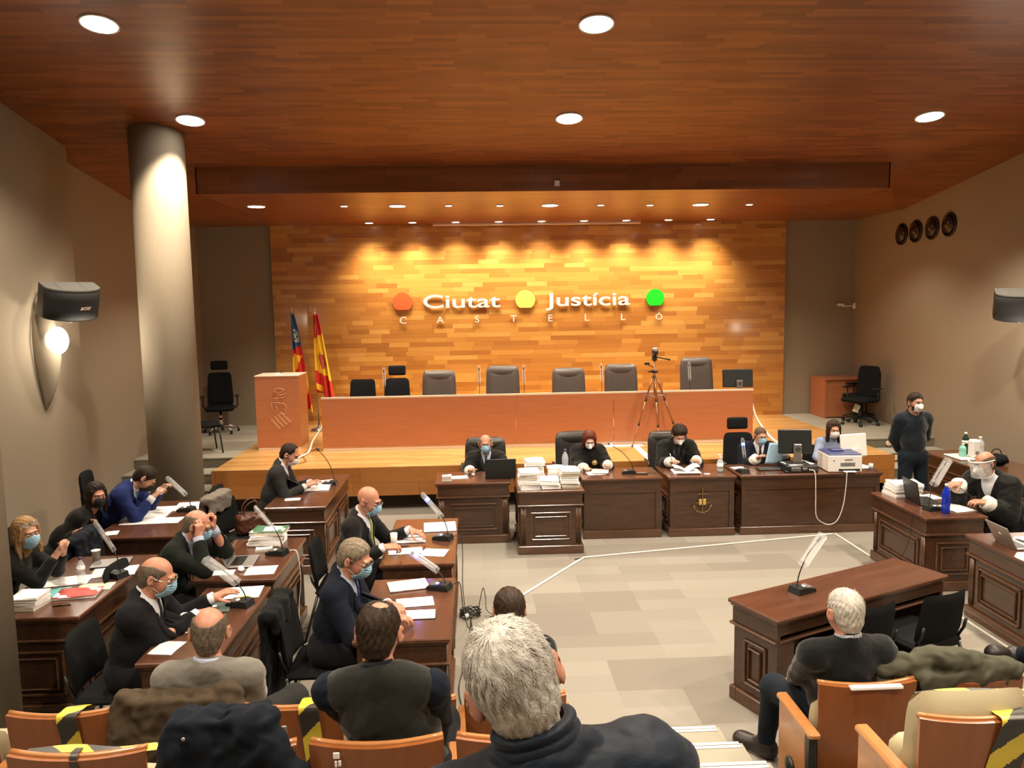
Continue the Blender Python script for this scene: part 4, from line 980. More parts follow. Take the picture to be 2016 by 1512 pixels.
    def jacket(P):
        dt = smax(TO(P), (V3(*hem)-P)@tu.astype(np.float32), .012)
        d = (smin(dt, SL(P), .05) if top != 'vest' else dt)-inf+fold*wrinkle(P,22.,seed)+fold*.5*wrinkle(P,50.,seed+2)
        if top == 'puffer': d = d-.008*np.abs(np.sin(((P-q(0).astype(np.float32))@tu.astype(np.float32))*62))**.6+.004
        d = smax(d, -hole(P), .008)
        if top in ('suit','robe'):
            L0 = (P-V3(*zc_))@MT.astype(np.float32); w = np.abs(L0[:,0])*.93-L0[:,2]*.30; d = smax(d, -np.maximum(w, -L0[:,1]), .006)
        return d
    jo = linkmesh({'suit':'jacket','robe':'robe','sweater':'sweater','puffer':'jacket','blouse':'blouse','vest':'vest'}[top], surfmesh(jacket, lo, hi, h*1.05), topm, t)
    if top == 'vest': linkmesh('shirt_sleeves', surfmesh(lambda P: SL(P)-.012+.004*wrinkle(P,26.,seed)+.002*wrinkle(P,55.,seed), lo, hi, h), collarm, t)
    if top in ('suit','robe','sweater','vest','blouse','puffer'):
        cm = shirt or collarm
        if cm is not None:
            low = q(.42)
            TT = union(tors, .03)
            def shf(P):
                d = TT(P)-.006+.0015*wrinkle(P,30.,seed)
                d = smin(d, rc(nb-tu*.03, nb+tu*.018+up_*.012, .067*s, .064*s)(P), .015)
                d = smax(d, (P-V3(*(nb+tu*.038)))@nrm(tu*1.0+tf*.55).astype(np.float32), .004)
                d = smax(d, (V3(*low)-P)@tu.astype(np.float32), .01); return d
            bl, bh = q(.62)-.26, q(.85)+.26
            so = linkmesh('shirt', surfmesh(shf, bl, bh, h), cm, t)
            for (S,E,W,fd,sd),i in zip(arms,info):
                if top in ('suit','vest') or (top == 'robe' and not cuffs): mb().tube([W-fd*.06, W+fd*.004, W+fd*.005],[.041*s,.039*s,.028*s],14).build('shirt_cuff', cm, so)
            if tie is not None:
                b = mb(); pp = []
                for k in range(9):
                    v = k/8; p = trace(shf, q(.975-.50*v,0,.30), -tf); pp.append(p+tf*(.006 if k else .010))
                tw = [.016]+[.011+.020*(k/8) for k in range(1,9)]; rows = [[Vector(p)+Vector(rt)*w_*a+Vector(tf)*.004*(1-a*a) for a in (-1,-.5,0,.5,1)] for p,w_ in zip(pp,tw)]
                b.sheet(rows, thick=.004); b.build('tie', tie, t)
    if top in ('suit','robe') and shirt is not None and lap:
        b = mb()
        for sd in (-1,1):
            rows = []
            for k in range(8):
                v = k/7; x = sd*(.008+.062*(v)); kk = apex-.01+(.965-apex)*v; wd = (.05*math.sin(PI*min(1,v*1.15+.12))**.7)*(1 if not robe else 1.2)
                row = []
                for a in (0,.33,.66,1):
                    p = trace(jacket, q(kk,x+sd*a*wd,.32), -tf); row.append(Vector(p)+Vector(tf)*(.0045 if a < 1 else .001))
                rows.append(row)
            b.sheet(rows, thick=.004)
        b.build('lapel', mat('satin_black',(.016,.016,.017),.4) if robe else topm, jo)
    if cuffs is not None:
        for S,E,W,fd,sd in arms:
            mb().tube([W-fd*.16, W-fd*.10, W-fd*.03, W+fd*.012, W+fd*.013],[.062*s,.070*s,.074*s,.070*s,.03*s],20).build('lace_cuff', cuffs, jo)
    if emblem:
        p = trace(jacket, q(.66,-.075,.3), -tf); p2 = trace(jacket, q(.68,-.075,.3), -tf); n = nrm(np.cross(rt, p2-p)*-1); 
        if np.dot(n,tf) < 0: n = -n
        b = mb(); Mx = Matrix(np.stack([rt, np.cross(n,rt), n],1).tolist()).to_4x4(); Mx.translation = Vector(p+n*.002); b.M = Mx
        b.prism([((.036+.004*math.cos(8*a))*math.cos(a),(.036+.004*math.cos(8*a))*math.sin(a)) for a in [2*PI*k/48 for k in range(48)]],0,.006); b.build('court_badge', M_gold, t)
        b = mb(); b.M = Mx; b.lathe([(.022,.006),(.022,.009),(.014,.010),(.0001,.012)],(0,0,0),20); b.build('badge_centre', mat('badge_cream',(.6,.5,.28),.5), t)
    def trous(P):
        d = union([ell(q(.0),(.170*s*fat,.13*s*fat,.12*s),MT)]+legp, .04)(P)-.016+.004*wrinkle(P,18.,seed+5)
        for a,t_,_ in feet: pass
        return smax(d, P[:,2]-float(q(.22)[2]), .01)
    plo = np.minimum.reduce([x for l in legs for x in l]+[P0])-.16; phi = np.maximum.reduce([x for l in legs for x in l]+[P0])+.2; plo[2] = max(plo[2], .045)
    linkmesh('trousers', surfmesh(trous, plo, phi, max(h,.009)*1.15), legm, t)
    for a,t_,td in feet:
        upv = nrm(np.cross(np.cross(td,zz),td)) if abs(td[2]) > .3 else zz
        side = nrm(np.cross(td,upv)); Ms = np.stack([side,td,upv],1); mid = (a+t_)/2
        f = union([rc(a-td*.03-upv*.03,t_-upv*.004,.044*s,.037*s), rc(a+upv*.02,a-upv*.02,.042*s,.044*s), ell(t_-td*.02,(.045*s,.06*s,.028*s),Ms)], .03)
        z0 = a-upv*(.088 if a[2] < .13 else .062)
        fs = lambda P,f=f,z0=z0,upv=upv: smax(f(P)-.012, (V3(*(z0+upv*.006))-P)@upv.astype(np.float32), .004)
        so = linkmesh('shoe', surfmesh(fs, np.minimum(a,t_)-.13, np.maximum(a,t_)+.13, .008), C_shoe, t)
        c = mid-upv*np.dot(mid-z0,upv)
        def sole(P,c=c,Ms=Ms):
            Q = (P-V3(*c))@Ms.astype(np.float32); r = np.sqrt((Q[:,0]/.046)**2+(Q[:,1]/.148)**2*1.0)-1
            return np.maximum(r*.045, np.abs(Q[:,2]-.010)-.010)
        linkmesh('sole', surfmesh(sole, c-.2, c+.2, .008), C_sole, so)
    # ---- head things in head space
    Mx4 = Matrix(Mh.tolist()).to_4x4(); Mx4 = Matrix.Translation(Vector(hc)) @ Mx4 @ Matrix.Scale(hs,4)
    def hput(name, me_or_mb, m, parent=t):
        me = me_or_mb.mesh(name) if isinstance(me_or_mb, MB) else me_or_mb
        me.transform(Mx4); return linkmesh(name, me, m, parent)
    if eyes:
        for s_ in (-1,1):
            b = mb(); b.M = Matrix.Translation((s_*.031,.0795,.004)) @ Matrix.Rotation(-PI/2,4,'X'); b.lathe([(.0001,-.0125)]+[(.0125*math.cos(a),.0125*math.sin(a)) for a in [PI*(k/8-.5) for k in range(1,8)]]+[(.0001,.0125)],(0,0,0),14); e = hput('eye', b, M_eye)
            b = mb(); b.M = Matrix.Translation((s_*.031,.0795,.004)) @ Matrix.Rotation(-PI/2-R(4),4,'X'); b.lathe([(.0062,.0112),(.004,.0128),(.0001,.0132)],(0,0,0),14); hput('iris', b, M_iris, e)
    if brow:
        b = mb()
        for s_ in (-1,1): b.tube([(s_*.014,.101,.025),(s_*.028,.1015,.031),(s_*.044,.090,.028),(s_*.052,.080,.022)],[.003,.0045,.004,.002],6)
        hput('eyebrows', b, H[hairm] if hairm in ('dark','brown','red','blonde') else H['grey'])
    if hair:
        t0 = {'short':.015,'crop':.008,'ring':.007,'recede':.012,'full':.024,'wavy':.028,'long':.018,'bob':.018,'thin':.010,'bigwhite':.009}[hair]
        sk = union([ell((0,-.018,.028),(.076,.096,.090)), ell((0,.010,-.020),(.064,.074,.075)), rc((0,-.055,-.03),(0,-.05,-.085),.055,.050)], .022)
        rs = np.random.RandomState(int(seed*10)); ph = rs.rand(4)*6
        def hfun(P):
            x,y,z = P[:,0],P[:,1],P[:,2]
            hl0 = {'recede':1.6,'thin':1.45,'full':1.25,'wavy':1.15}.get(hair,1.3); of0 = {'recede':-.02,'thin':-.024,'bob':-.03,'long':-.02}.get(hair,-.026)
            c0 = (hl0*y+of0-z)/math.sqrt(1+hl0*hl0)
            d = sk(P)-t0*np.clip(-c0/.035,.22,1)*(np.clip((z+.10)/.06,.35,1) if hair not in ('long','bob') else 1)
            if hair in ('full','wavy','bigwhite'): d = d-(.005 if hair == 'bigwhite' else .010)*np.clip((z-.03)/.08,0,1)
            an = np.arctan2(x, y+.03)
            amp = {'ring':.0012,'crop':.0010,'wavy':.0050,'bigwhite':.0016,'thin':.0015}.get(hair,.0022)
            d = d+amp*(np.sin(an*26+z*60+ph[0]+2*np.sin(z*40+x*30))+.7*np.sin(x*190+y*70+ph[1]+1.5*np.sin(z*90)))
            if hair == 'wavy': d = d+.004*np.sin(x*60+ph[2])*np.sin(z*55+y*40)
            cut = c0
            cut = np.where(y < .0, ( .9*y-.030-z)/1.35, cut) if hair not in ('long','bob') else np.where(y < -.0, -.02, cut)
            cut = np.maximum(cut, -.082-z) if hair not in ('long','bob') else cut
            # ears stay free
            d = smax(d, cut, .006)
            if hair in ('ring',): d = smax(d, -ell((0,-.020,.103),(.070,.124,.085))(P), .006)
            if hair == 'crop': pass
            if hair == 'recede': d = smax(d, -ell((0,.085,.085),(.050,.055,.040))(P), .010)
            if hair == 'thin': d = smax(d, -((ell((.012,-.03,.122),(.036,.05,.024))(P)+.007*wrinkle(P,110.,1.))), .012)
            if hair not in ('long','bob'):
                for s_ in (-1,1): d = smax(d, -ell((s_*.090,-.010,-.004),(.022,.028,.038))(P), .006)
            if hair in ('long','bob'):
                ln2 = -.17 if hair == 'long' else -.12
                cu = union([rc((-.070,.005,.02),(-.082,.020,ln2),.028,.020), rc((.070,.005,.02),(.082,.020,ln2),.028,.020), rc((-.062,.045,.055),(-.075,.040,-.04),.016,.012), rc((.062,.045,.055),(.075,.040,-.04),.016,.012), ell((0,-.065,-.055),(.082,.050,.120))], .02)(P)
                cu = cu+.003*np.sin(an*30+3*np.sin(z*25)+ph[3])+.001*np.sin(x*300)
                d = smin(d, cu, .02)
                # keep the face open
                d = smax(d, -ell((0,.085,-.02),(.060,.06,.085))(P), .006)
            return d
        hm = surfmesh(hfun, (-.14,-.17,-.23), (.14,.15,.17), .0038 if h < .007 else .0055)
        if hstrand:
            co = np.zeros(len(hm.vertices)*3); hm.vertices.foreach_get('co', co); co = co.reshape(-1,3); no = np.zeros(len(hm.vertices)*3); hm.vertices.foreach_get('normal', no); no = no.reshape(-1,3)
            ea = np.minimum(np.linalg.norm((co-np.array([.086,-.005,-.006]))/np.array([1.6,1,1.2]),axis=1),np.linalg.norm((co-np.array([-.086,-.005,-.006]))/np.array([1.6,1,1.2]),axis=1)); ok = np.nonzero((hf0(co.astype(np.float32)) > .003) & (ea > .040) & (co[:,2] > -.055))[0]; b = mb(); pick = rs.choice(ok, hstrand); L_s = {'bigwhite':.029,'short':.02,'thin':.02,'ring':.010,'recede':.02}.get(hair,.02)
            for i in pick:
                p = co[i]; n = no[i]; 
                wv = np.array([p[0]-.012, p[1]+.055, 0.]); g = (nrm(wv)*.9+np.array([.55,.1,0]))*(1.2*max(0,min(1,(p[2]-.02)/.06)))+np.array([0,0,-.8]); g = nrm(nrm(g)+rs.randn(3)*.15); g = nrm(g-n*np.dot(g,n)); L1 = L_s*(.5+.7*rs.rand())*float(np.clip((p[2]+.10)/.10,.22,1)); w_ = .0006 if h > .0055 else .00045
                q0 = p-n*.002; q1 = p+g*L1*.5+n*.0012*(.4+rs.rand())-n*L1*.055; q2 = p+g*L1-n*(L1*.215-.0028*rs.rand()**5); sd_ = np.cross(g,n)*w_*1.6; nn_ = n*w_*1.2
                k0 = len(b.v); 
                for qq,ww in ((q0,1.),(q1,1.),(q2,.3)): b.v += [tuple(qq+sd_*ww), tuple(qq+nn_*ww), tuple(qq-sd_*ww)]
                for a_ in (0,3): b.f += [(k0+a_,k0+a_+1,k0+a_+4,k0+a_+3),(k0+a_+1,k0+a_+2,k0+a_+5,k0+a_+4)]; 
                b.mi += [0]*4; b.sm += [True]*4
            ho_ = hput('hair', hm, H[hairm]); sm_ = b.mesh('hair_strands', recalc=False); sm_.transform(Mx4); so_ = linkmesh('hair_strands', sm_, H[hairm], ho_); so_['kind'] = 'stuff'
        else: hput('hair', hm, H[hairm])
    if beard:
        bf = lambda P: smax(smax(hA(P)-.004, P[:,2]+.035, .004), .0-P[:,1], .01)
        hput('beard', surfmesh(bf,(-.1,-.05,-.15),(.1,.13,.02),.005), H['dark'])
    if mask:
        col, kind = mask
        bulge = ell((0,.082,-.040),(.036,.036,.046)) if kind == 'surgical' else rc((0,.085,-.02),(0,.118,-.052),.020,.012)
        mF = union([hA, bulge], .022)
        def mk(P):
            x,y,z = P[:,0],P[:,1],P[:,2]; d = mF(P); sh = np.maximum(d-.0085, -(d-.0045))
            if kind == 'surgical': sh = sh+.0009*np.sin(z*420)
            wx = .060 if kind == 'surgical' else .064-.25*np.abs(z+.045)
            bx = np.maximum.reduce([np.abs(x)-wx, .012-y+np.abs(z+.05)*.35, z-(.004-np.abs(x)*.28), -.118-z])
            return smax(sh, bx, .003)
        mo = hput('face_mask', surfmesh(mk,(-.1,-.02,-.15),(.1,.16,.04),.004), {'b':K_blue,'w':K_white,'k':K_black}[col])
        b = mb()
        for s_ in (-1,1):
            b.tube(bez([(s_*.058,.050,-.012),(s_*.073,.020,.008),(s_*.088,-.022,.020),(s_*.090,-.032,-.004)],4),.0012,5).tube(bez([(s_*.056,.045,-.075),(s_*.070,.015,-.055),(s_*.086,-.02,-.038),(s_*.090,-.032,-.004)],4),.0012,5)
        hput('ear_loops', b, K_white if col != 'k' else K_black, mo)
    if glasses:
        gm, gy, gz = {'r':(M_glass,0,0),'k':(M_glassb,0,0),'w':(M_wire,0,0),'top':(M_wire,-.035,.085)}[glasses]
        b = mb(); bl = mb(); y0 = .108+gy; z0 = .002+gz
        for s_ in (-1,1):
            pts_ = [(s_*.033+.027*math.cos(a), y0-.006*abs(math.cos(a)), z0+.018*math.sin(a)) for a in [2*PI*k/20 for k in range(20)]]
            b.tube(pts_,.0020,6,closed=True); bl.prism([(s_*.033+.026*math.cos(a), z0+.017*math.sin(a)) for a in [2*PI*k/16 for k in range(16)]], y0-.004, y0-.003, 1)
            b.tube([(s_*.060,y0-.006,z0+.006),(s_*.080,.03+gy,z0+.008),(s_*.086,-.02,z0+.010)],.0018,6)
        b.tube([(-.008,y0,z0+.004),(0,y0+.002,z0+.007),(.008,y0,z0+.004)],.0018,6)
        go = hput('glasses', b, gm); hput('lens', bl, M_lensg, go)
    if watch is not None:
        (W,d_,n_,PP) = info[watch]; c = W-d_*.012
        b = mb(); b.tube([c-d_*.009, c+d_*.009],[.031*s,.031*s],18).build('wristwatch', M_glassb if watch else M_silver, t)
    PEOPLE.append(t); return t, info, base
def HD(**k): return k
X_ = None
bl_t = mat('tie_navy',(.01,.02,.10),.5); bk_t = mat('tie_black',(.01,.01,.012),.5); gn_t = mat('tie_green',(.22,.30,.05),.6); lb_t = mat('tie_skyblue',(.10,.38,.62),.5)
# the bench of judges, clerks
person('bald judge in black robe and blue mask sitting behind the open black laptop', (.08,10.22,.50), (.069,10.08,1.075), 270, (0,4,0), [(.36,9.74,.80),(-.14,9.78,.79)], s=.95, skin='b', h=.009, top='robe', shirt=C_shirtb, tie=bk_t, hair='ring', hairm='grey', mask=('b','surgical'), glasses='r', cuffs=C_lace)
person('red haired woman in black robe with gold badge reading a sheet', (1.44,10.22,.50), (1.441,9.98,1.12), 270, (0,28,0), [(1.64,9.72,.83),(1.33,9.70,.80)], s=.92, skin='d', h=.009, top='robe', shirt=None, collarm=C_black, hair='bob', hairm='red', mask=('w','ffp'), cuffs=C_lace, emblem=True, sex='f', eyes=False, hs=.95)
person('dark haired judge in robe and white mask, writing in an open file', (2.64,10.22,.52), (2.637,9.96,1.155), 270, (0,32,0), [(2.80,9.72,.86),(2.47,9.72,.85)], s=.95, skin='a', h=.009, top='robe', shirt=C_black, tie=bk_t, hair='wavy', hairm='brown', mask=('w','ffp'), cuffs=C_lace, eyes=False, hs=.95)
person('judge with shaved head and blue mask holding up a pale blue sheet', (3.73,10.20,.52), (3.743,9.99,1.115), 270, (3,12,0), [(3.97,9.78,.93),(3.62,9.80,.85)], s=.95, skin='b', h=.009, top='robe', topm=C_navy, shirt=C_shirt, tie=bk_t, hair='crop', hairm='stubble', mask=('b','surgical'), glasses='r', cuffs=C_lace, hs=.93)
person('long haired woman in a pale blue shirt typing behind the printer', (4.80,10.25,.52), (4.778,10.08,1.165), 270, (-8,12,0), [(4.95,9.82,.80),(4.46,9.78,.80)], s=.90, skin='b', h=.009, top='blouse', topm=C_pale, collarm=C_shirtb, hair='long', hairm='brown', mask=('w','surgical'), sex='f', hs=.97)
person('bearded young man in dark sweater standing with hands behind his back', (5.46,9.34,.93), (5.447,9.30,1.615), 272, (0,3,0), [(5.52,9.52,.96),(5.40,9.53,.93)], skin='c', h=.009, top='sweater', topm=C_sweat, legm=C_jeans, hair='short', hairm='dark', mask=('w','ffp'), stand=True, poles=[(.9,.3,-.3),(-.9,.3,-.3)], hs=.97, fat=.92, handopt=[HD(dir=(-.5,.2,-.8),n=(0,1,0)),HD(dir=(.5,.2,-.8),n=(0,1,0))], beard=True)
pt_, pinfo, pbase = person('man in black robe wearing a clear face shield over white mask', (5.50,7.66,.56), (5.165,7.55,1.215), 195, (-6,12,0), [(5.07,7.36,.86),(4.93,7.58,1.0)], s=1.05, skin='c', h=.0075, top='robe', shirt=C_shirt, hair='ring', hairm='stubble', mask=('w','ffp'), glasses='k', cuffs=C_lace, emblem=True, tface=205, lap=False, handopt=[HD(curl=.45,n=(.2,-.3,.9),dir=(-1,.1,.05)),HD(curl=.7,n=(.2,-.3,.9),dir=(-1,-.2,.0))], watch=0)
# left block
person('blonde woman in black with blue mask and glasses pushed up, hands clasped', (-3.93,5.98,.58), (-3.545,6.0,1.205), 0, (-32,4,4), [(-3.33,6.10,1.02),(-3.34,6.02,1.02)], s=.93, skin='a', h=.0075, top='blouse', topm=C_black, collarm=C_lab, hair='long', hairm='blonde', mask=('b','surgical'), glasses='top', sex='f', handopt=[HD(curl=.85,dir=(.55,-.2,.75),n=(.7,.3,-.5)),HD(curl=.85,dir=(.55,.3,.75),n=(.6,-.5,-.5))], hs=.98)
person('dark haired woman in black mask sitting by the left wall', (-4.25,7.52,.50), (-3.83,7.68,1.09), 0, (-40,8,0), [(-3.90,7.68,.80),(-3.90,7.40,.80)], s=.90, skin='b', h=.009, top='blouse', topm=C_black, hair='long', hairm='dark', mask=('k','surgical'), sex='f')
person('man in bright blue suit bending over the desk, black mask', (-3.98,8.06,.72), (-3.475,8.0,1.175), 0, (10,48,-8), [(-3.42,8.22,1.0),(-3.41,7.98,.98)], s=1.0, skin='a', h=.008, top='suit', topm=C_blue, shirt=C_shirt, tie=lb_t, legm=C_blue, hair='short', hairm='dark', mask=('k','surgical'), eyes=False, knees=[(-3.92,8.30,.42),(-3.92,7.92,.42)], ankles=[(-4.08,8.30,.09),(-4.08,7.92,.09)], handopt=[HD(curl=.5),HD(curl=.5)])
person('balding man in dark green-black robe holding his glasses to his eyes', (-2.70,6.22,.56), (-2.285,6.15,1.185), 0, (0,22,0), [(-2.20,6.24,1.13),(-2.24,6.02,1.12)], s=1.04, skin='b', h=.0075, top='suit', topm=C_green, shirt=C_shirtb, tie=bl_t, hair='ring', hairm='salt', mask=('b','surgical'), glasses='k', eyes=False, fat=1.12, handopt=[HD(curl=.75,dir=(.25,-.1,1),n=(.9,.3,0)),HD(curl=.75,dir=(.15,.1,1),n=(.9,-.4,0))], poles=[(.3,.5,-1),(.3,-.5,-1)])
person('balding man in dark suit and blue mask reaching forward over papers', (-2.32,4.98,.56), (-2.135,5.0,1.172), 0, (4,20,0), [(-1.93,5.42,.86),(-1.96,5.17,.84)], s=1.06, skin='b', h=.007, top='suit', topm=C_suit, shirt=C_shirt, tie=bk_t, hair='ring', hairm='salt', mask=('b','surgical'), glasses='w', hs=1.05, fat=1.15, handopt=[HD(curl=.3,n=(0,-.2,1)),HD(curl=.5,dir=(.7,.6,.0),n=(0,0,1))])
person('young man in grey suit and white mask writing at the table nearest the stage', (-2.50,8.95,.56), (-2.218,8.95,1.212), 0, (-8,26,0), [(-2.03,9.10,.84),(-2.05,8.90,.84)], s=1.02, skin='b', h=.0085, top='suit', topm=C_grey, shirt=C_shirt, tie=bk_t, hair='recede', hairm='dark', mask=('w','surgical'), eyes=False)
person('bald man with green tie and dark glasses turning pages', (-1.18,6.74,.56), (-.993,6.72,1.205), 0, (-20,18,0), [(-.66,6.92,.87),(-.84,6.46,.86)], s=1.06, skin='b', h=.007, top='suit', topm=C_black, shirt=C_shirt, tie=gn_t, hair=None, mask=('b','surgical'), glasses='r', hs=1.03, fat=1.12, tface=-14, watch=0, handopt=[HD(curl=.3,dir=(1,-.35,-.25),n=(0,0,1)),HD(curl=.6,dir=(.9,.1,.0),n=(0,-.3,1))])
person('grey haired man in navy suit with blue tie leaning over his papers', (-1.06,5.22,.56), (-.875,5.20,1.186), 0, (-18,22,0), [(-.66,5.16,.87),(-.62,4.97,.84)], s=1.06, skin='b', h=.007, top='suit', topm=C_navy, shirt=C_shirtb, tie=bl_t, hair='short', hairm='grey', mask=('b','surgical'), glasses='k', hs=1.06, fat=1.1, tface=-8, handopt=[HD(curl=.4,dir=(.8,-.6,0),n=(0,0,1)),HD(curl=.5,dir=(.9,.1,0),n=(0,0,1))], hstrand=900)
# audience, seen from behind
person('bald man in a grey sweater with fringe of grey hair, seen from behind', (-1.50,4.12,.54), (-1.458,4.0,1.208), 92, (8,10,2), None, s=1.10, skin='b', h=.0065, top='sweater', topm=C_knit, collarm=C_shirtb, legm=C_grey, hair='ring', hairm='salt', hs=1.10, fat=1.15, shw=1.05, knees=[(-1.75,4.52,.52),(-1.16,4.50,.56)], ankles=[(-1.75,4.52,.09),(-1.10,4.56,.09)], hstrand=2600, brow=False)
person('brown haired man with thinning crown, dark vest and navy sleeves, from behind', (-.36,3.20,.86), (-.440,3.13,1.555), 90, (-6,12,0), None, s=1.08, skin='b', h=.006, top='vest', topm=C_vest, collarm=C_navy, hair='thin', hairm='brown', hs=1.06, fat=1.12, shw=1.05, grp={'z':.31}, hstrand=5000, brow=False)
person('person of whom only the dark hair shows behind the white haired head', (.155,4.16,.54), (.146,4.2,1.195), 90, (0,15,0), None, skin='b', h=.009, top='sweater', topm=C_sweatb, hair='short', hairm='brown', brow=False)
person('white haired man in black sweater and checked collar sitting on the right', (2.03,4.12,.54), (1.972,3.98,1.212), 92, (6,2,0), [None,None], s=1.05, skin='b', h=.0065, top='sweater', topm=C_sweatb, collarm=mat('check',(.3,.32,.36),.8,noise=.95,nscale=140), legm=C_jeans, hair='bigwhite', hairm='white', hs=1.02, fat=1.1, shw=1.05, knees=[(1.80,4.50,.52),(2.18,4.55,.52)], ankles=[(1.79,4.60,.09),(2.2,4.66,.09)], toes=[(-.55,.8,0),(.2,1,0)], hstrand=4500, brow=False)
person('white haired man in navy quilted jacket filling the foreground, from behind', (.165,1.50,1.47), (.058,1.47,2.165), 94, (3,9,-20), None, s=1.06, skin='b', h=.0055, top='puffer', topm=C_puff, hair='bigwhite', hairm='white', hs=1.03, fat=1.12, shw=1.06, troll=10, grp={'z':.93}, hstrand=14000, brow=False)
person('person at the right picture edge of whom only the crossed leg and shoe show', (3.80,4.12,.54), (3.80,4.12,1.25), 100, (0,5,0), None, skin='b', h=.011, top='sweater', topm=C_sweatb, legm=C_navy, hair='short', hairm='dark', knees=[(3.72,4.72,.55),(3.95,4.74,.62)], ankles=[(3.75,4.8,.09),(3.72,5.02,.40)], toes=[None,(-.93,-.1,.28)], brow=False)
# ================================================================ things on the desks
ZT = .7605
def sheet(label, x, y, w, d, rz=0, z=ZT, m=None, name='paper_sheet', grp=None, n=1, lines=True, curl=.004):
    t = thing(name, label, 'paper', (x,y,z), rz, grp); h = .0015*n
    rows = [[(w*(i/8-.5), d*(j/6-.5), h+curl*abs(math.sin(i*1.1+j*.7+x*9))*(1 if 0 < j < 6 else .4)) for i in range(9)] for j in range(7)]
    mb().sheet(rows, thick=max(.001,h)).build('page', m or M_paper, t)
    if lines:
        b = mb(); random.seed(int(abs(x*1000+y*77)))
        for k in range(int(d/.022)): 
            yy = d/2-.02-k*.02; b.box((-w/2+.02,yy,h+curl+.0006),(-w/2+.02+(w-.05)*random.uniform(.5,1),yy+.0035,h+curl+.001))
        b.build('printed_lines', mat('print_grey',(.55,.55,.57),.8), t)
    return t
def case_file(label, x, y, z, w, d, h, rz=0, cover=None, grp=None, name='case_file'):
    t = thing(name, label, 'file', (x,y,z), rz, grp); random.seed(int(abs(x*991+y*77+z*1313)))
    b = mb(); n = max(2,int(h/.008))
    for k in range(n):
        j = random.uniform(-.006,.006); b.box((-w/2+j,-d/2+random.uniform(-.008,.004),h*k/n),(w/2+j,d/2+j,h*(k+1)/n-.0012))
    b.build('pages', M_paper if random.random() < .7 else M_paper2, t)
    rows = [[(w*1.02*(i/4-.5), d*1.02*(j/4-.5), h+.0008+.004*math.sin(i*1.3+j+x)) for i in range(5)] for j in range(5)]
    mb().sheet(rows, thick=.0012).build('cover', cover or M_paper, t); return t
def bottle(label, x, y, z, r, h, m, capm, name='bottle', liquid=None, lab=None):
    t = thing(name, label, 'bottle', (x,y,z))
    mb().lathe([(r*.9,0),(r,.012),(r,h*.35),(r*.93,h*.42),(r,h*.50),(r,h*.66),(r*.75,h*.78),(r*.36,h*.87),(r*.36,h*.93)],(0,0,0),24).build('bottle_body', m, t)
    mb().lathe([(r*.42,h*.915),(r*.42,h),(.0001,h)],(0,0,0),16).build('cap', capm, t)
    if liquid: mb().lathe([(r*.86,.006),(r*.94,.02),(r*.94,h*.33),(.0001,h*.33)],(0,0,0),20).build('liquid', liquid, t)
    if lab: mb().lathe([(r*1.01,h*.50),(r*1.01,h*.64)],(0,0,0),24).build('label_band', lab, t)
    return t
def laptop(label, x, y, rz, w=.36, d=.24, ang=105, m=None, z=ZT, logo=None):
    """user sits at local +y side; screen stands at the -y edge, its back toward -y"""
    m = m or M_blackplastic; t = thing('laptop', label, 'laptop', (x,y,z), rz)
    o = mb().box((-w/2,-d/2,0),(w/2,d/2,.016),.005).build('keyboard_deck', m, t); mb().box((-w/2+.03,-d/2+.02,.016),(w/2-.03,d/2-.09,.018)).build('keys', M_blackplastic, o)
    s_ = mb().box((-w/2,-.006,0),(w/2,.004,d*.98),.004).build('screen_lid', m, t, (0,-d/2+.002,.014), (R(ang-90),0,0)); mb().box((-w/2+.012,.0042,.012),(w/2-.012,.005,d*.94)).build('screen', mat('screen_dark',(.02,.025,.03),.15), s_)
    if logo: b = mb(); b.M = Matrix.Rotation(PI/2,4,'X'); b.lathe([(.018,0),(.018,.002),(.0001,.002)],(0,d*.5,.006),20); b.build('logo', logo, s_)
    return t
def cable(label, pts, r, m, name='cable', n=8): return tag(mb().tube(bez(pts,n), r, 6).build(name, m), label, 'cable')
# young man's desk
sheet('loose white sheets under the hands of the young man in grey', -1.97,9.18,.30,.42,6,n=6); sheet('small white card alone near the front of the young man\'s desk', -2.13,8.61,.17,.11,8)
sheet('sheet with crossed pen lying over the papers of the young man', -1.90,9.36,.21,.28,20,z=.773)
gooseneck('microphone on the desk of the young man in grey, no light', -1.84,9.30,ZT,180,.42,.17,False,M_led)
# blue suit man's desk
sheet('open newspaper pages under the arm of the man in blue suit', -3.52,8.15,.42,.55,4,n=4); sheet('second spread of pages beside the round column', -3.15,8.42,.40,.36,8,n=4)
sheet('long printed sheet across the desk of the blue suit man', -3.38,7.86,.58,.22,3); sheet('small white card at the near edge of the blue suit man desk', -3.60,7.46,.12,.14,15)
gooseneck('microphone in a plastic sleeve on the blue suit man desk', -3.16,8.22,ZT,170,.32,.20,True,M_led)
# green-black robe man's desk
for k,(h,c) in enumerate(((.03,None),(.035,None),(.03,None),(.03,mat('folder_green',(.05,.16,.09),.7)))): case_file('%s file in the stack at the far end of hybrid laptop desk'%['bottom','second','third','green topped'][k], -1.98+.01*k,6.99,ZT+.001+[0,.033,.071,.104][k],.30,.22,h,6*(k%3)-4,c,'stack of files beside the hybrid laptop')
sheet('white label page lying on the green file', -1.93,6.98,.13,.14,5,z=.898)
case_file('thin pad of sheets in front of the file stack', -1.95,6.78,ZT,.14,.07,.022,10)
t = laptop('hybrid tablet laptop with light grey kickstand back', -2.04,6.47,-86,.30,.21,112,M_silver); mb().box((-.14,-.12,0),(.14,-.115,.12)).build('kickstand', M_silver, t, (0,-.02,.0), (R(-25),0,0))
mb().lathe([(.012,0),(.012,.002),(.0001,.002)],(0,0,0),16).build('logo', M_blackplastic, t, (0,-.125,.12), (R(110),0,0))
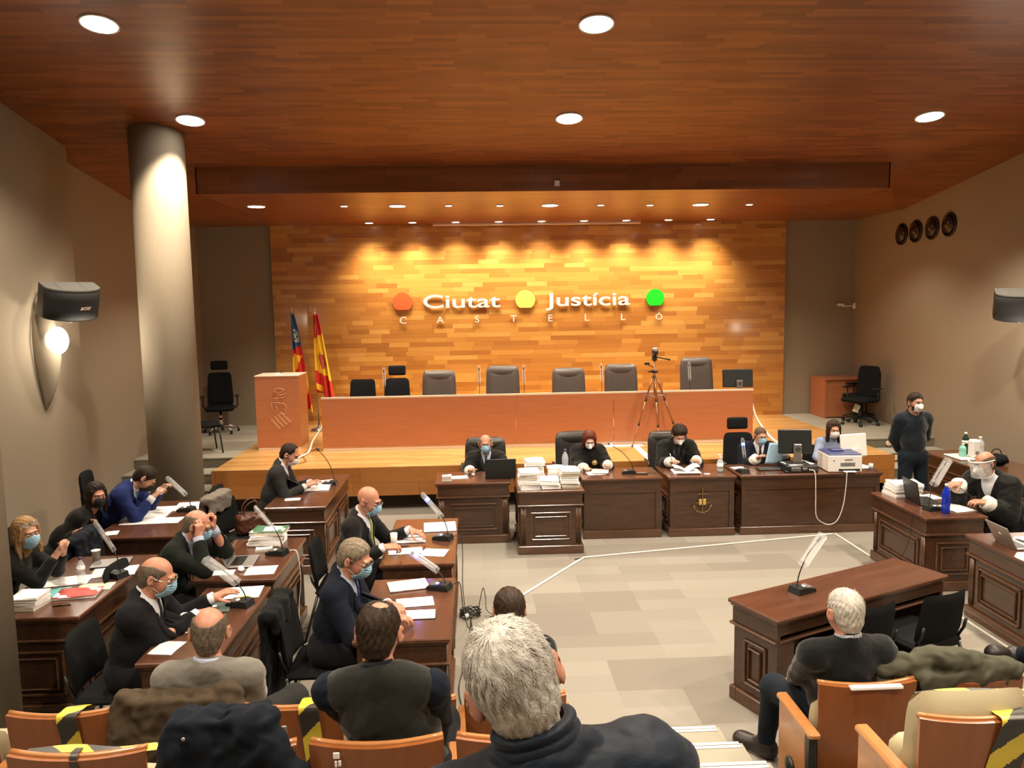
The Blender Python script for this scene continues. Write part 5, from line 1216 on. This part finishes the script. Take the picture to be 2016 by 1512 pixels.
gooseneck('microphone in a plastic sleeve beside the hybrid laptop', -1.80,6.66,ZT,165,.37,.20,True,M_led,filmw=.06)
sheet('blank white page at the near right of hybrid laptop desk', -1.83,6.25,.24,.21,4,lines=False); sheet('white envelope left of the blank page on hybrid laptop desk', -2.13,6.22,.18,.12,6,lines=False)
t = thing('computer_mouse','white mouse lying between two sheets near the hybrid laptop','mouse',(-2.0,6.27,ZT),20); mb().lathe([(.03,0),(.034,.012),(.025,.028),(.0001,.034)],(0,0,0),18,sx=.8,sy=1.5).build('shell', M_white, t); 
cable('white microphone cable hanging over the edge of the hybrid laptop desk', [(-1.70,6.68,.79),(-1.63,6.66,.77),(-1.60,6.62,.55),(-1.61,6.55,.30),(-1.58,6.45,.12),(-1.55,6.3,.08),(-1.50,6.5,.03)], .004, M_wcable)
cable('thin black cable running along the floor beside the left desks', [(-1.50,6.5,.012),(-1.52,6.1,.012),(-1.45,5.8,.012),(-1.55,5.3,.012),(-1.62,5.0,.012)], .004, M_cable)
# balding man's desk
sheet('large white page at the far end of balding man desk', -1.83,5.76,.27,.24,5,lines=False); t = sheet('green grey folder with small white labels near his hand', -1.93,5.46,.19,.19,12,m=mat('folder_dark',(.08,.13,.12),.4),n=5,lines=False); mb().box((-.03,-.01,.014),(.0,.03,.015)).box((-.06,.04,.014),(-.03,.075,.015)).build('labels', M_paper, t)
sheet('yellow note lying behind the microphone base', -1.80,5.62,.12,.08,20,m=mat('note_yellow',(.55,.42,.05),.6),lines=False,z=.768)
gooseneck('microphone with large plastic bag in front of the balding man', -1.77,5.50,ZT,165,.30,.26,True,M_led,filmw=.13)
case_file('thick open book under the forearm of the balding man', -2.03,5.28,ZT,.17,.14,.03,15); sheet('narrow white strip of paper in front of the balding man', -1.97,5.07,.20,.05,12); sheet('small white page at the near corner of balding man desk', -2.03,4.82,.16,.19,-8)
# blonde woman's desk
bottle('clear water bottle with blue cap in front of the blonde woman', -3.19,6.07,ZT,.031,.215,M_water,M_navyplastic,lab=M_paper)
laptop_ = thing('laptop','closed silver laptop on the blonde woman desk','laptop',(-3.17,6.53,ZT),14); mb().box((-.15,-.105,0),(.15,.105,.009),.003).build('base_half', M_blackplastic, laptop_); mb().box((-.15,-.105,.009),(.15,.105,.018),.004).build('lid', M_silver, laptop_)
sheet('large newspaper sheet left of the water bottle', -3.36,6.12,.40,.22,12,n=3); sheet('large newspaper sheet under the microphone base', -3.05,6.32,.34,.24,14,n=3)
gooseneck('microphone with a long plastic sleeve on the blonde woman desk', -2.98,6.20,ZT,155,.39,.20,True,None,filmw=.05)
sheet('turquoise folder beside the paper stack', -3.31,5.86,.22,.20,10,m=mat('folder_teal',(.14,.42,.42),.6),lines=False,n=6)
sheet('cream page under the red folder', -3.04,5.98,.26,.16,8,m=mat('cream_page',(.75,.68,.5),.7),lines=False); case_file('red folder full of white sheets', -3.09,5.82,ZT+.002,.30,.20,.018,8,mat('folder_red',(.50,.09,.08),.6))
for k in range(3): case_file('%s bundle of papers at the left edge beside the near column'%['bottom','middle','top'][k], -3.34,5.62,ZT+.032*k,.20,.20,.028,4*k-5,None,'bundles beside the near column')
t = thing('pen','dark pen lying in front of the red folder','pen',(-3.10,5.60,ZT+.005),15); mb().tube([(-.06,0,0),(.055,0,0)],.005,8).build('barrel', M_blackplastic, t); mb().tube([(.055,0,0),(.07,0,0)],[.004,.001],8).build('tip', M_chrome, t)
t = thing('white_cup','white paper cup behind the clasped hands of the blonde woman','cup',(-3.33,6.60,ZT)); mb().lathe([(.028,0),(.036,.10),(.038,.10),(.038,.104),(.034,.102),(.027,.004),(.0001,.004)],(0,0,0),20).build('cup', M_white, t)
# green tie man's desk
sheet('white sheets with black clips at the far right corner of green tie desk', -.41,7.34,.31,.30,4,n=8); sheet('open binder pages behind the watch hand', -.72,7.14,.30,.20,6,n=5); sheet('page stack right below the watch hand', -.66,6.93,.28,.13,3,n=8)
sheet('double page spread in front of the green tie man', -.68,6.64,.30,.17,8,n=2); sheet('single tilted white page at right front of green tie desk', -.42,6.58,.22,.20,-12,lines=False)
gooseneck('microphone with blue glowing ring and bag on the green tie desk', -.36,6.96,ZT+.0,160,.37,.20,True,M_blueled,glow=M_blueled)
t = thing('plastic_cup','translucent white plastic cup beside the green tie','cup',(-.80,6.83,ZT)); mb().lathe([(.025,0),(.034,.11),(.031,.11),(.023,.004),(.0001,.004)],(0,0,0),20).build('cup', glassy('cup_clear',(.85,.85,.85),.55,.3), t)
cable('black microphone cable hanging over the right edge of the green tie desk', [(-.28,6.98,.78),(-.20,7.0,.765),(-.185,6.96,.60),(-.19,6.92,.35),(-.17,6.9,.10),(-.14,6.95,.02)], .004, M_cable)
# blue tie man's desk
sheet('thick white document at the far end of the blue tie desk', -.58,5.78,.30,.20,14,n=10); sheet('white page under the hands of the blue tie man', -.50,5.45,.27,.17,8,n=3); 
t = sheet('notebook with black cover under his left hand', -.46,5.22,.24,.15,2,n=4); mb().box((-.125,-.085,0),(.125,.08,.004)).build('cover', M_blackplastic, t)
gooseneck('microphone with blue glowing ring and bag on the blue tie desk', -.33,5.71,ZT,160,.25,.24,True,M_blueled,glow=M_blueled)
cable('grey cable from the blue tie microphone down to the coil', [(-.24,5.72,.785),(-.18,5.76,.78),(-.165,5.9,.55),(-.14,6.2,.25),(-.12,6.6,.06),(-.12,6.9,.03)], .004, M_cable)
b = mb(); pts = []
for k in range(140):
    a = k*.37; rr = .085+.018*math.sin(k*1.7); pts.append((-.125+rr*math.cos(a), 7.0+rr*1.0*math.sin(a)*.9, .012+.055*(k/140)+.008*math.sin(k*2.3)))
b.tube(pts,.0045,5); o = b.build('cable_coil', M_cable); tag(o,'tangled coil of black cable on the floor beside the left desks','cable')
tag(mb().tube(bez([(-.05,7.02,.03),(-.03,7.0,.16),(.0,7.02,.26),(.02,7.04,.15),(.03,7.0,.05),(.10,6.96,.012),(.06,6.94,.012)],6),.004,6).build('cable_loop', M_cable), 'single upright loop of cable standing out of the coil','cable')
cable('black cable leading from the coil toward the front seats', [(-.12,6.9,.03),(-.10,6.4,.01),(-.16,6.0,.01),(-.2,5.6,.01),(-.15,5.2,.01)], .004, M_cable)
t = thing('power_plug','small white plug lying in the cable coil','plug',(-.16,6.90,.03),30); mb().box((-.02,-.015,0),(.02,.015,.03),.005).build('plug_body', M_white, t); mb().cyl((.02,-.006,.015),(.035,-.006,.015),.002,6).cyl((.02,.006,.015),(.035,.006,.015),.002,6).build('pins', M_chrome, t)
# bench of the judges
laptop('open black laptop in front of the bald judge', .245,9.50,0,.38,.25,98)
case_file('small block of notepads at the left of the bald judge desk', -.42,9.33,ZT,.11,.10,.07); sheet('white sheets behind the notepads', -.30,9.50,.26,.16,6,n=4)
t = thing('computer_mouse','small grey mouse under the hand of the bald judge','mouse',(-.10,9.60,ZT),10); mb().lathe([(.03,0),(.034,.012),(.025,.026),(.0001,.032)],(0,0,0),18,sx=.8,sy=1.4).build('shell', M_silver, t)
def stack(x, y, hs_, w, d, nm):
    z = ZT+.001; words = ['bottom','second','third','fourth','fifth','sixth']
    for k,h in enumerate(hs_): case_file('%s file of the %s pile on the small front table'%(words[k] if k < len(hs_)-1 else 'top', nm), x+.008*math.sin(k*2.1+x), y+.006*math.cos(k*3), z, w, d, h, 5*math.sin(k*1.9+x*3), None, 'case files on the small front table'); z += h+.0075
stack(.56,8.90,(.055,.05,.045,.03),.23,.30,'left'); stack(.80,8.88,(.05,.045),.22,.28,'middle'); stack(1.04,8.92,(.055,.05,.05,.03),.21,.30,'right'); stack(.66,9.32,(.06,.06,.05,.05),.22,.28,'back left'); stack(.92,9.24,(.06,.05,.04),.2,.2,'back right')
bottle('large clear water bottle with blue base left of the red haired woman', 1.07,9.56,ZT,.042,.32,M_water,M_navyplastic,liquid=glassy('water_blue',(.15,.25,.6),.5))
sheet('pinkish sheet held by the red haired woman', 1.52,9.60,.22,.24,-12,m=mat('pink_paper',(.80,.55,.55),.7),z=.775); sheet('white sheet lying under the pinkish sheet', 1.46,9.56,.24,.20,5)
gooseneck('microphone with blue glowing tip beside the red haired woman', 1.88,9.50,ZT,170,.36,.28,False,None,glow=M_blueled); 
t = thing('handheld_remote','black remote beside the microphone base on the wide desk','remote',(2.02,9.44,ZT),-10); mb().box((-.08,-.022,0),(.08,.022,.018),.006).build('case', M_blackplastic, t); mb().box((-.05,-.012,.018),(.05,.012,.020)).build('buttons', M_silver, t)
cable('thin black cable curling across the wide plain desk', [(2.10,9.44,.767),(2.14,9.50,.767),(2.2,9.46,.767),(2.22,9.52,.767)], .003, M_cable)
# open file of the writing judge
t = thing('open_file','thick open file with raised pages in front of the writing judge','file',(2.60,9.50,ZT),-4)
mb().box((-.17,-.14,0),(.17,.12,.018),.003).build('pages', M_paper, t)
for s_,r_ in ((-1,.10),(1,.13)): mb().sheet([[(s_*.16*k/8, -.11+.22*j/4, .02+r_*math.sin(k/8*PI*.55)*.55) for k in range(9)] for j in range(5)],thick=.003).build('lifted_page', M_paper, t)
mb().box((-.14,-.16,.018),(.16,-.02,.024)).build('top_sheet', M_paper, t)
t = thing('white_pen','pen in the hand of the writing judge','pen',(2.47,9.655,.86)); mb().tube([(0,0,0),(-.03,.02,.11)],.005,8).build('barrel', M_silver, t); mb().tube([(.003,-.002,-.012),(0,0,0)],[.001,.004],8).build('tip', M_blackplastic, t)
t = thing('name_card','small white card on the front edge of the emblem desk','card',(2.83,9.35,ZT),4); mb().box((-.035,-.018,0),(.035,.018,.008),.002).build('card', M_paper, t)
t = thing('sanitizer_bottle','clear pump bottle of green sanitizer on the emblem desk','bottle',(3.03,9.46,ZT)); mb().lathe([(.036,0),(.040,.01),(.040,.13),(.028,.155),(.014,.165),(.014,.175)],(0,0,0),20,sy=.7).build('bottle_body', M_water, t); mb().lathe([(.036,.004),(.038,.04),(.0001,.04)],(0,0,0),20,sy=.7).build('gel', glassy('gel_green',(.25,.6,.5),.6), t); mb().lathe([(.016,.172),(.016,.19),(.006,.195),(.006,.215)],(0,0,0),14).box((-.03,-.008,.213),(.012,.008,.226),.003).build('pump', M_white, t)
mb().lathe([(.0405,.05),(.0405,.11)],(0,0,0),20,sy=.71).build('label_band', M_paper, t)
gooseneck('microphone with blue glow in front of the judge with the blue sheet', 3.30,9.40,ZT,100,.36,.05,True,None,glow=M_blueled,filmw=.05)
sheet('white notes beside the sanitizer bottle on longest desk', 3.33,9.60,.16,.22,10,n=3)
t = thing('held_sheet','pale blue sheet of paper held up by the shaved head judge','paper',(3.80,9.69,.80)); mb().sheet([[(-.11+.22*i/8+.05*j/8, -.03*math.sin(i/8*PI)-.02*j/8, .28*j/8) for i in range(9)] for j in range(9)],thick=.001).build('page', mat('page_blue',(.40,.62,.80),.7), t)
t = thing('keyboard','black keyboard in front of the judge with a blue sheet','keyboard',(3.72,9.52,ZT)); mb().box((-.19,-.07,0),(.19,.07,.02),.005).build('key_deck', M_blackplastic, t); mb().box((-.18,-.055,.02),(.18,.055,.026),.002).build('keys', mat('keys',(.03,.03,.03),.5), t)
t = thing('computer_mouse','black mouse at the front edge of the longest desk','mouse',(3.83,9.33,ZT)); mb().lathe([(.03,0),(.034,.012),(.025,.026),(.0001,.032)],(0,0,0),18,sx=.8,sy=1.3).build('shell', M_blackplastic, t)
t = thing('desktop_computer','flat black computer case lying under the black monitor','computer',(4.03,9.46,ZT),-3); mb().box((-.20,-.17,0),(.20,.17,.085),.006).build('case', M_blackplastic, t)
b = mb()
for k in range(7): b.box((.08+.016*k,-.173,.02),(.088+.016*k,-.17,.07))
b.box((-.14,-.176,.02),(-.02,-.17,.065),.002).box((.0,-.175,.03),(.06,-.17,.06),.002); b.build('rear_ports', M_greymet, t)
monitor('black monitor with grey stand seen from behind on the longest desk', 4.0,9.48,.847,-6,.42,.31,M_blackplastic,M_greymet)
sheet('white papers under the foot of the black monitor', 4.02,9.46,.34,.24,12,z=.847,n=2)
t = thing('printer','white laser printer with navy top on the longest desk','printer',(4.56,9.44,ZT),-4)
mb().box((-.21,-.19,.0),(.21,.19,.215),.012).build('housing', M_white, t); mb().box((-.205,-.185,.215),(.205,.185,.232),.008).build('top_cover', mat('printer_navy',(.035,.05,.16),.4), t); mb().box((-.10,.0,.232),(.06,.15,.255),.01).build('output_flap', mat('printer_navy'  ,(.03,.05,.12),.4), t)
mb().box((-.06,-.196,.075),(.12,-.188,.13),.003).build('control_panel', M_silver, t); mb().box((-.02,-.199,.09),(.07,-.195,.118)).build('display', mat('display_grey',(.16,.15,.14),.3), t); mb().box((-.08,-.194,.02),(.18,-.187,.045)).build('paper_slot', M_blackplastic, t); mb().box((-.03,-.25,.012),(.12,-.19,.022),.003).build('paper_tray', M_white, t); mb().box((-.01,-.197,.158),(.09,-.189,.168)).build('nameplate', mat('display_grey',(.16,.15,.14),.3), t)
mb().lathe([(.008,0),(.008,.004)],(0,0,0),12).build('power_button', M_blackplastic, t, (-.14,-.19,.15), (PI/2,0,0))
monitor('white monitor seen from behind at the right end of longest desk', 4.83,9.60,ZT,14,.40,.30,M_white,M_white,False)
cable('white cable loop hanging down the front of the longest desk, left strand', [(4.10,9.28,.80),(4.14,9.20,.78),(4.15,9.185,.5),(4.16,9.185,.25),(4.22,9.185,.16),(4.33,9.185,.12),(4.43,9.185,.17),(4.50,9.185,.35),(4.53,9.185,.6),(4.54,9.19,.78)], .005, M_wcable)
t = thing('drinking_glass','small clear glass with dark drink at the end of longest desk','glass',(4.93,9.36,ZT)); mb().lathe([(.024,0),(.03,.08),(.027,.08),(.022,.004)],(0,0,0),18).build('glass', M_water, t); mb().lathe([(.021,.005),(.024,.035),(.0001,.035)],(0,0,0),18).build('drink', mat('drink_dark',(.03,.02,.06),.2), t)
sheet('papers behind the white monitor foot', 4.88,9.52,.22,.16,8,n=3)
t = thing('computer_tower','light grey computer tower seen between the plain desk and emblem desk','computer',(2.275,9.62,0)); mb().box((-.02,-.10,.02),(.03,.15,.48),.006).build('case', M_silver, t); mb().box((-.021,-.101,.30),(.0,-.09,.44)).build('front_bay', M_greymet, t)
# right side
for k in range(4): case_file('%s file of the pile overhanging the face shield man desk'%['bottom','second','third','topmost'][k], 4.62+.01*k,8.10,ZT+.001+.038*k,.31,.24,.031,6-4*k,None,'files on the face shield man desk')
t = laptop('open black laptop turned to the face shield man', 4.70,7.80,-95,.34,.24,100); sheet('white sheets sticking out behind the black laptop', 4.86,7.98,.2,.2,10,n=2)
gooseneck('microphone with large plastic bag on the face shield man desk', 4.60,7.48,ZT,10,.46,.17,True,M_led,filmw=.13)
bottle('tall blue glass water bottle with white cap', 4.66,7.36,ZT,.040,.30,M_blueglass,M_white)
sheet('white papers in front of the face shield man', 4.86,7.52,.24,.30,12,n=4)
laptop('silver laptop with its lid leaning back at the right edge desk', 4.66,6.32,-92,.30,.21,118,M_silver,logo=M_edge); sheet('white papers on the silver laptop at right edge', 4.86,6.36,.26,.22,6,z=.785,n=3)
t = thing('highlighter','green highlighter at the near side of the silver laptop','pen',(4.80,6.18,ZT+.008),5); mb().tube([(-.06,0,0),(.05,0,0)],.008,10).build('barrel', mat('green_plastic',(.06,.55,.20),.4), t); mb().tube([(-.09,0,0),(-.06,0,0)],[.003,.007],8).build('tip', mat('green_plastic',(0,0,0)), t)
cable('thin cable hanging down the front of the face shield man desk', [(4.52,7.45,.79),(4.36,7.40,.77),(4.345,7.42,.55),(4.345,7.50,.35),(4.345,7.62,.2),(4.345,7.75,.14)], .003, M_cable)
t = thing('tray','white tray under the bottles on the wall counter','tray',(6.58,9.95,ZT)); mb().box((-.22,-.2,0),(.2,.2,.02),.006).build('tray_base', M_white, t)
bottle('dark green bottle with white cap on the counter tray', 6.62,10.08,.782,.045,.30,mat('dark_green_bottle',(.008,.03,.022),.1),M_white,lab=M_white)
bottle('pale green gel bottle on the counter tray', 6.50,9.95,.782,.045,.17,glassy('pale_green',(.3,.7,.6),.7),M_white); bottle('clear spray bottle at the right of the counter tray', 6.74,9.95,.782,.05,.26,M_water,M_white)
t = thing('tissue_dispenser','white box shaped dispenser in the middle of the counter tray','dispenser',(6.60,9.86,.782)); mb().box((-.06,-.06,0),(.06,.06,.24),.02).build('housing', M_white, t); mb().box((-.02,-.062,.03),(.03,-.058,.09)).build('sticker', M_silver, t)
t = thing('black_handbag','small black crumpled bag on the wall counter behind the bald head','bag',(6.62,9.45,ZT)); linkmesh('bag_body', surfmesh(lambda P: ell((0,0,.07),(.16,.10,.08))(P)+.012*wrinkle(P,30.,1.)+.01*wrinkle(P,60.,3.), (-.25,-.2,-.02),(.25,.2,.25),.01), M_blackfab, t); mb().tube(bez([(-.08,0,.12),(-.04,0,.2),(.04,0,.2),(.08,0,.12)],5),.006).build('strap', M_blackfab, t)
# face shield of the prosecutor
hc = np.array((5.165,7.55,1.215)); Mh = frame(195-6,12,0); Mx = Matrix.Translation(Vector(hc)) @ Matrix(Mh.tolist()).to_4x4()
b = mb(); rows = [[(.115*math.sin(a), -.01+.155*math.cos(a), zz_) for a in [R(-78+156*k/16) for k in range(17)]] for zz_ in (.055,.0,-.06,-.12)]; b.sheet(rows, thick=.001); me = b.mesh('shield'); me.transform(Mx); pr = [p for p in PEOPLE if 'shield' in p['label']][0]
me.transform(Matrix.Translation(-pr.location)); sh_ = linkmesh('face_shield', me, M_film, pr)
b = mb(); b.tube([(.118*math.sin(a), -.01+.158*math.cos(a), .052) for a in [R(-95+190*k/20) for k in range(21)]],[.006]*21,8); me = b.mesh('band'); me.transform(Mx); me.transform(Matrix.Translation(-pr.location)); linkmesh('shield_band', me, M_white, sh_)
t = thing('pen','dark pen held between the hands of the face shield man','pen',(4.93,7.47,.93)); mb().tube([(-.03,.06,.05),(.04,-.06,-.03)],.004,8).build('barrel', M_blackplastic, t)
# witness desk
gooseneck('microphone with film sleeve alone on the empty witness desk', 2.36,5.42,ZT,24,.36,.20,True,M_led)
cable('black cable running from the witness chairs to the right desk', [(3.55,5.25,.10),(3.65,5.35,.012),(3.85,5.6,.012),(4.15,5.78,.012),(4.22,5.70,.012),(4.30,5.76,.012),(4.22,5.84,.012),(4.38,5.95,.012)], .005, M_cable)
# floor conduits
def strip(label, pts, w=.028, h=.012):
    b = mb()
    for p,q in zip(pts[:-1],pts[1:]):
        d = Vector(q)-Vector(p); a = math.atan2(d.y,d.x); b.M = Matrix.Translation(Vector((p[0],p[1],0))) @ Matrix.Rotation(a,4,'Z'); b.box((-.01,-w/2,.0005),(d.length+.01,w/2,h),.004)
    b.M = None; return tag(b.build('floor_cable_cover', mat('strip_white',(.62,.60,.55),.5)), label, 'cable cover')
strip('white cable cover strip slanting across the carpet toward the desks', [(.30,7.33),(1.16,8.55)]); strip('white cable cover strip running past the emblem desk', [(1.16,8.55),(4.36,9.16)]); strip('white cable cover strip beside the face shield man desk', [(4.40,9.16),(4.40,8.32)]); strip('white cable cover strip along the foot of the right edge desk', [(4.365,7.0),(4.365,5.1)])
t = thing('cable_end','short black connector lying at the bend of the cable cover','cable',(1.10,8.50,.012)); mb().tube([(-.05,-.02,0),(.03,.01,0)],.006,6).build('connector', M_cable, t)
cable('white corrugated cable hanging from the left end of the bench', [(-2.52,12.4,1.05),(-2.56,12.3,.95),(-2.66,12.2,.80),(-2.70,12.1,.66),(-2.72,11.8,.65),(-2.85,11.4,.65),(-3.0,11.15,.65)], .016, M_wcable)
cable('thin brown cable beside the corrugated cable on the stage floor', [(-2.60,12.4,.64),(-2.75,12.1,.64),(-2.70,11.7,.64),(-2.60,11.4,.64),(-2.66,11.2,.64)], .005, mat('cable_brown',(.12,.05,.02),.5))
cable('white corrugated cable hanging from the right end of the bench', [(4.46,12.5,1.42),(4.52,12.5,1.25),(4.56,12.4,1.0),(4.64,12.2,.80),(4.70,11.9,.68),(4.72,11.3,.66)], .018, M_wcable)
t = thing('step_light','small round light set in the top step riser on the right','lamp',(6.70,12.185,.545)); 
b = mb(); b.M = Matrix.Rotation(PI/2,4,'X'); b.lathe([(.045,0),(.045,.012),(.03,.014),(.0001,.01)],(0,0,0),20); b.build('rim', M_edge, t); t2 = t.copy(); 
for x,y,z,l in ((6.60,11.78,.39,'small round light set in the second step riser on the right'),): 
    t2 = copy_tree(t); t2.location = (x,y-.0,z); t2['label'] = l
# ================================================================ coats and bags
def drape(name, label, cat, cx, cy, topz, w, face, lf, lb, gap, m, seed, sleeves=(), amp=.012, tilt=0, h=.009, lumps=()):
    """cloth laid over a chair back: face = direction the chair looks; lf / lb lengths down its front and back"""
    t = thing(name, label, cat, (cx,cy,0)); B = frame(face); r, f_ = B[:,0], B[:,1]; z = np.array([0,0,1.])
    P = lambda a,b_,c: r*a+f_*b_+z*(topz+c)
    pr = [rc(P(-w/2,0,-.02+tilt),P(w/2,0,-.02-tilt),.035,.035)]
    pr.append(sbox(P(0,-gap,-lb/2), (w/2,.018,lb/2), .016, np.stack([r,f_,z],1))); pr.append(sbox(P(0,gap,-lf/2), (w/2*.95,.018,lf/2), .016, np.stack([r,f_,z],1)))
    for a in lumps: pr.append(ell(P(*a[:3]), a[3:]))
    SLs = [rc(P(*s_[0]),P(*s_[1]),s_[2],s_[3]) for s_ in sleeves]
    U = union(pr, .035); S2 = union(SLs,.02) if SLs else None
    def fn(Q):
        d = U(Q)
        if S2: d = smin(d, S2(Q), .02)
        return d-.006+amp*wrinkle(Q,16.,seed)+amp*.5*wrinkle(Q,34.,seed+1)+amp*.8*np.sin((Q@r.astype(np.float32))*45+3*wrinkle(Q,8.,seed))*.5
    R_ = w/2+.25; linkmesh('coat_cloth', surfmesh(fn, (-R_,-R_,max(.0,topz-max(lf,lb)-.25)), (R_,R_,topz+.25), h), m, t); return t
M_coatgrey = cloth('coat_taupe',(.20,.175,.15)); M_olive = cloth('coat_olive',(.085,.085,.06),.7); M_brownj = cloth('jacket_brown',(.085,.062,.04)); M_navyj = cloth('jacket_navy',(.014,.020,.032)); M_blkc = cloth('coat_black',(.010,.012,.014))
drape('coat','olive coat thrown over the first row seats on the right','coat',2.56,3.86,.925,.46,90,.30,.34,.05,M_olive,1.,[((-.40,.05,-.01),(-.12,.02,.05),.045,.06),((-.1,0,.06),(.28,-.02,.0),.06,.05)],.014)
drape('jacket','brown jacket behind the grey sweater man, over his seat back','jacket',-1.56,3.84,.955,.56,90,.25,.38,.055,M_brownj,2.,[((-.28,-.02,-.02),(-.33,-.05,-.3),.05,.05),((.22,0,.0),(.33,-.02,-.12),.06,.05)],.014)
t = drape('jacket','navy jacket with metal snaps hanging over a second row seat','jacket',-1.04,2.95,1.325,.36,90,.25,.55,.06,M_navyj,3.,[((-.17,-.04,-.06),(-.22,-.08,-.4),.055,.06),((.12,-.02,-.04),(.30,-.06,-.28),.07,.05),((.28,-.06,-.26),(.30,-.08,-.5),.06,.055)],.014)
for dx,dz in ((-.10,1.10),(-.12,1.28)): mb().lathe([(.008,0),(.008,.004),(.0001,.005)],(0,0,0),12).build('snap', M_silver, t, (dx,-.105,dz), (PI/2,0,0))
t = thing('key_ring','small metal ring and clasp beside the navy jacket on the seat top','ring',(-.80,2.93,1.235)); mb().tube([(.014*math.cos(a),0,.014*math.sin(a)) for a in [2*PI*k/14 for k in range(14)]],.003,5,closed=True).build('ring', M_chrome, t); mb().box((-.01,-.004,.014),(.01,.004,.035),.002).build('clasp', M_silver, t)
drape('coat','taupe coat folded over the back of the chair between left desks','coat',-2.86,8.24,.93,.40,-15,.18,.62,.045,M_coatgrey,4.,[((-.15,-.06,-.05),(-.2,-.07,-.5),.04,.04)],.013)
drape('coat','dark navy coat over the chair by the left wall','coat',-3.65,7.03,.90,.44,0,.2,.70,.04,M_navyj,5.,[((-.15,-.05,-.03),(-.2,-.06,-.45),.05,.05)],.012)
drape('coat','long black coat hanging from the chair back of blue tie man','coat',-1.43,5.20,.90,.46,0,.15,.78,.04,M_blkc,6.,[((-.2,-.04,-.04),(-.24,-.03,-.6),.05,.055)],.010)
t = thing('handbag','brown leather handbag with upright handles on the chair seat','bag',(-2.50,8.30,.478),30); linkmesh('bag_body', surfmesh(lambda P: sbox((0,0,.11),(.17,.09,.11),.05)(P)+.010*wrinkle(P,25.,1.)+.006*wrinkle(P,50.,3.), (-.25,-.2,-.02),(.25,.2,.3),.01), mat('bag_leather',(.07,.022,.012),.35,bmp=.3,nscale=60), t)
for s_ in (-1,1): mb().tube(bez([(-.10,s_*.05,.19),(-.07,s_*.06,.32),(.04,s_*.07,.36),(.10,s_*.05,.19)],6),.008,6).build('handle', mat('bag_leather',(0,0,0)), t)
# ================================================================ camera and light
cam = bpy.data.cameras.new('camera'); co = bpy.data.objects.new('camera', cam); COL.objects.link(co); SC.camera = co
cam.sensor_width = 36; cam.lens = 36*1514/2016; cam.clip_start = .05; cam.clip_end = 60
yaw, pitch, roll = math.atan(65/1514), R(-5.95), .0155
f = Vector((math.sin(yaw)*math.cos(pitch), math.cos(yaw)*math.cos(pitch), math.sin(pitch))); r0 = Vector((math.cos(yaw),-math.sin(yaw),0)); u0 = r0.cross(f)
r_ = r0*math.cos(roll)-u0*math.sin(roll); u_ = r_.cross(f)
co.matrix_world = Matrix(((r_.x,u_.x,-f.x,0),(r_.y,u_.y,-f.y,0),(r_.z,u_.z,-f.z,2.92),(0,0,0,1)))
w = bpy.data.worlds.new('room'); SC.world = w; w.use_nodes = True; w.node_tree.nodes['Background'].inputs[0].default_value = (1,.85,.7,1); w.node_tree.nodes['Background'].inputs[1].default_value = .012
SC.view_settings.view_transform = 'Standard'; SC.view_settings.look = 'None'; SC.view_settings.gamma = 1; SC.view_settings.exposure = EXPO
try:
    SC.cycles.use_denoising = True; SC.cycles.max_bounces = 8; SC.cycles.caustics_reflective = False; SC.cycles.caustics_refractive = False; SC.cycles.sample_clamp_indirect = 6
except Exception: pass
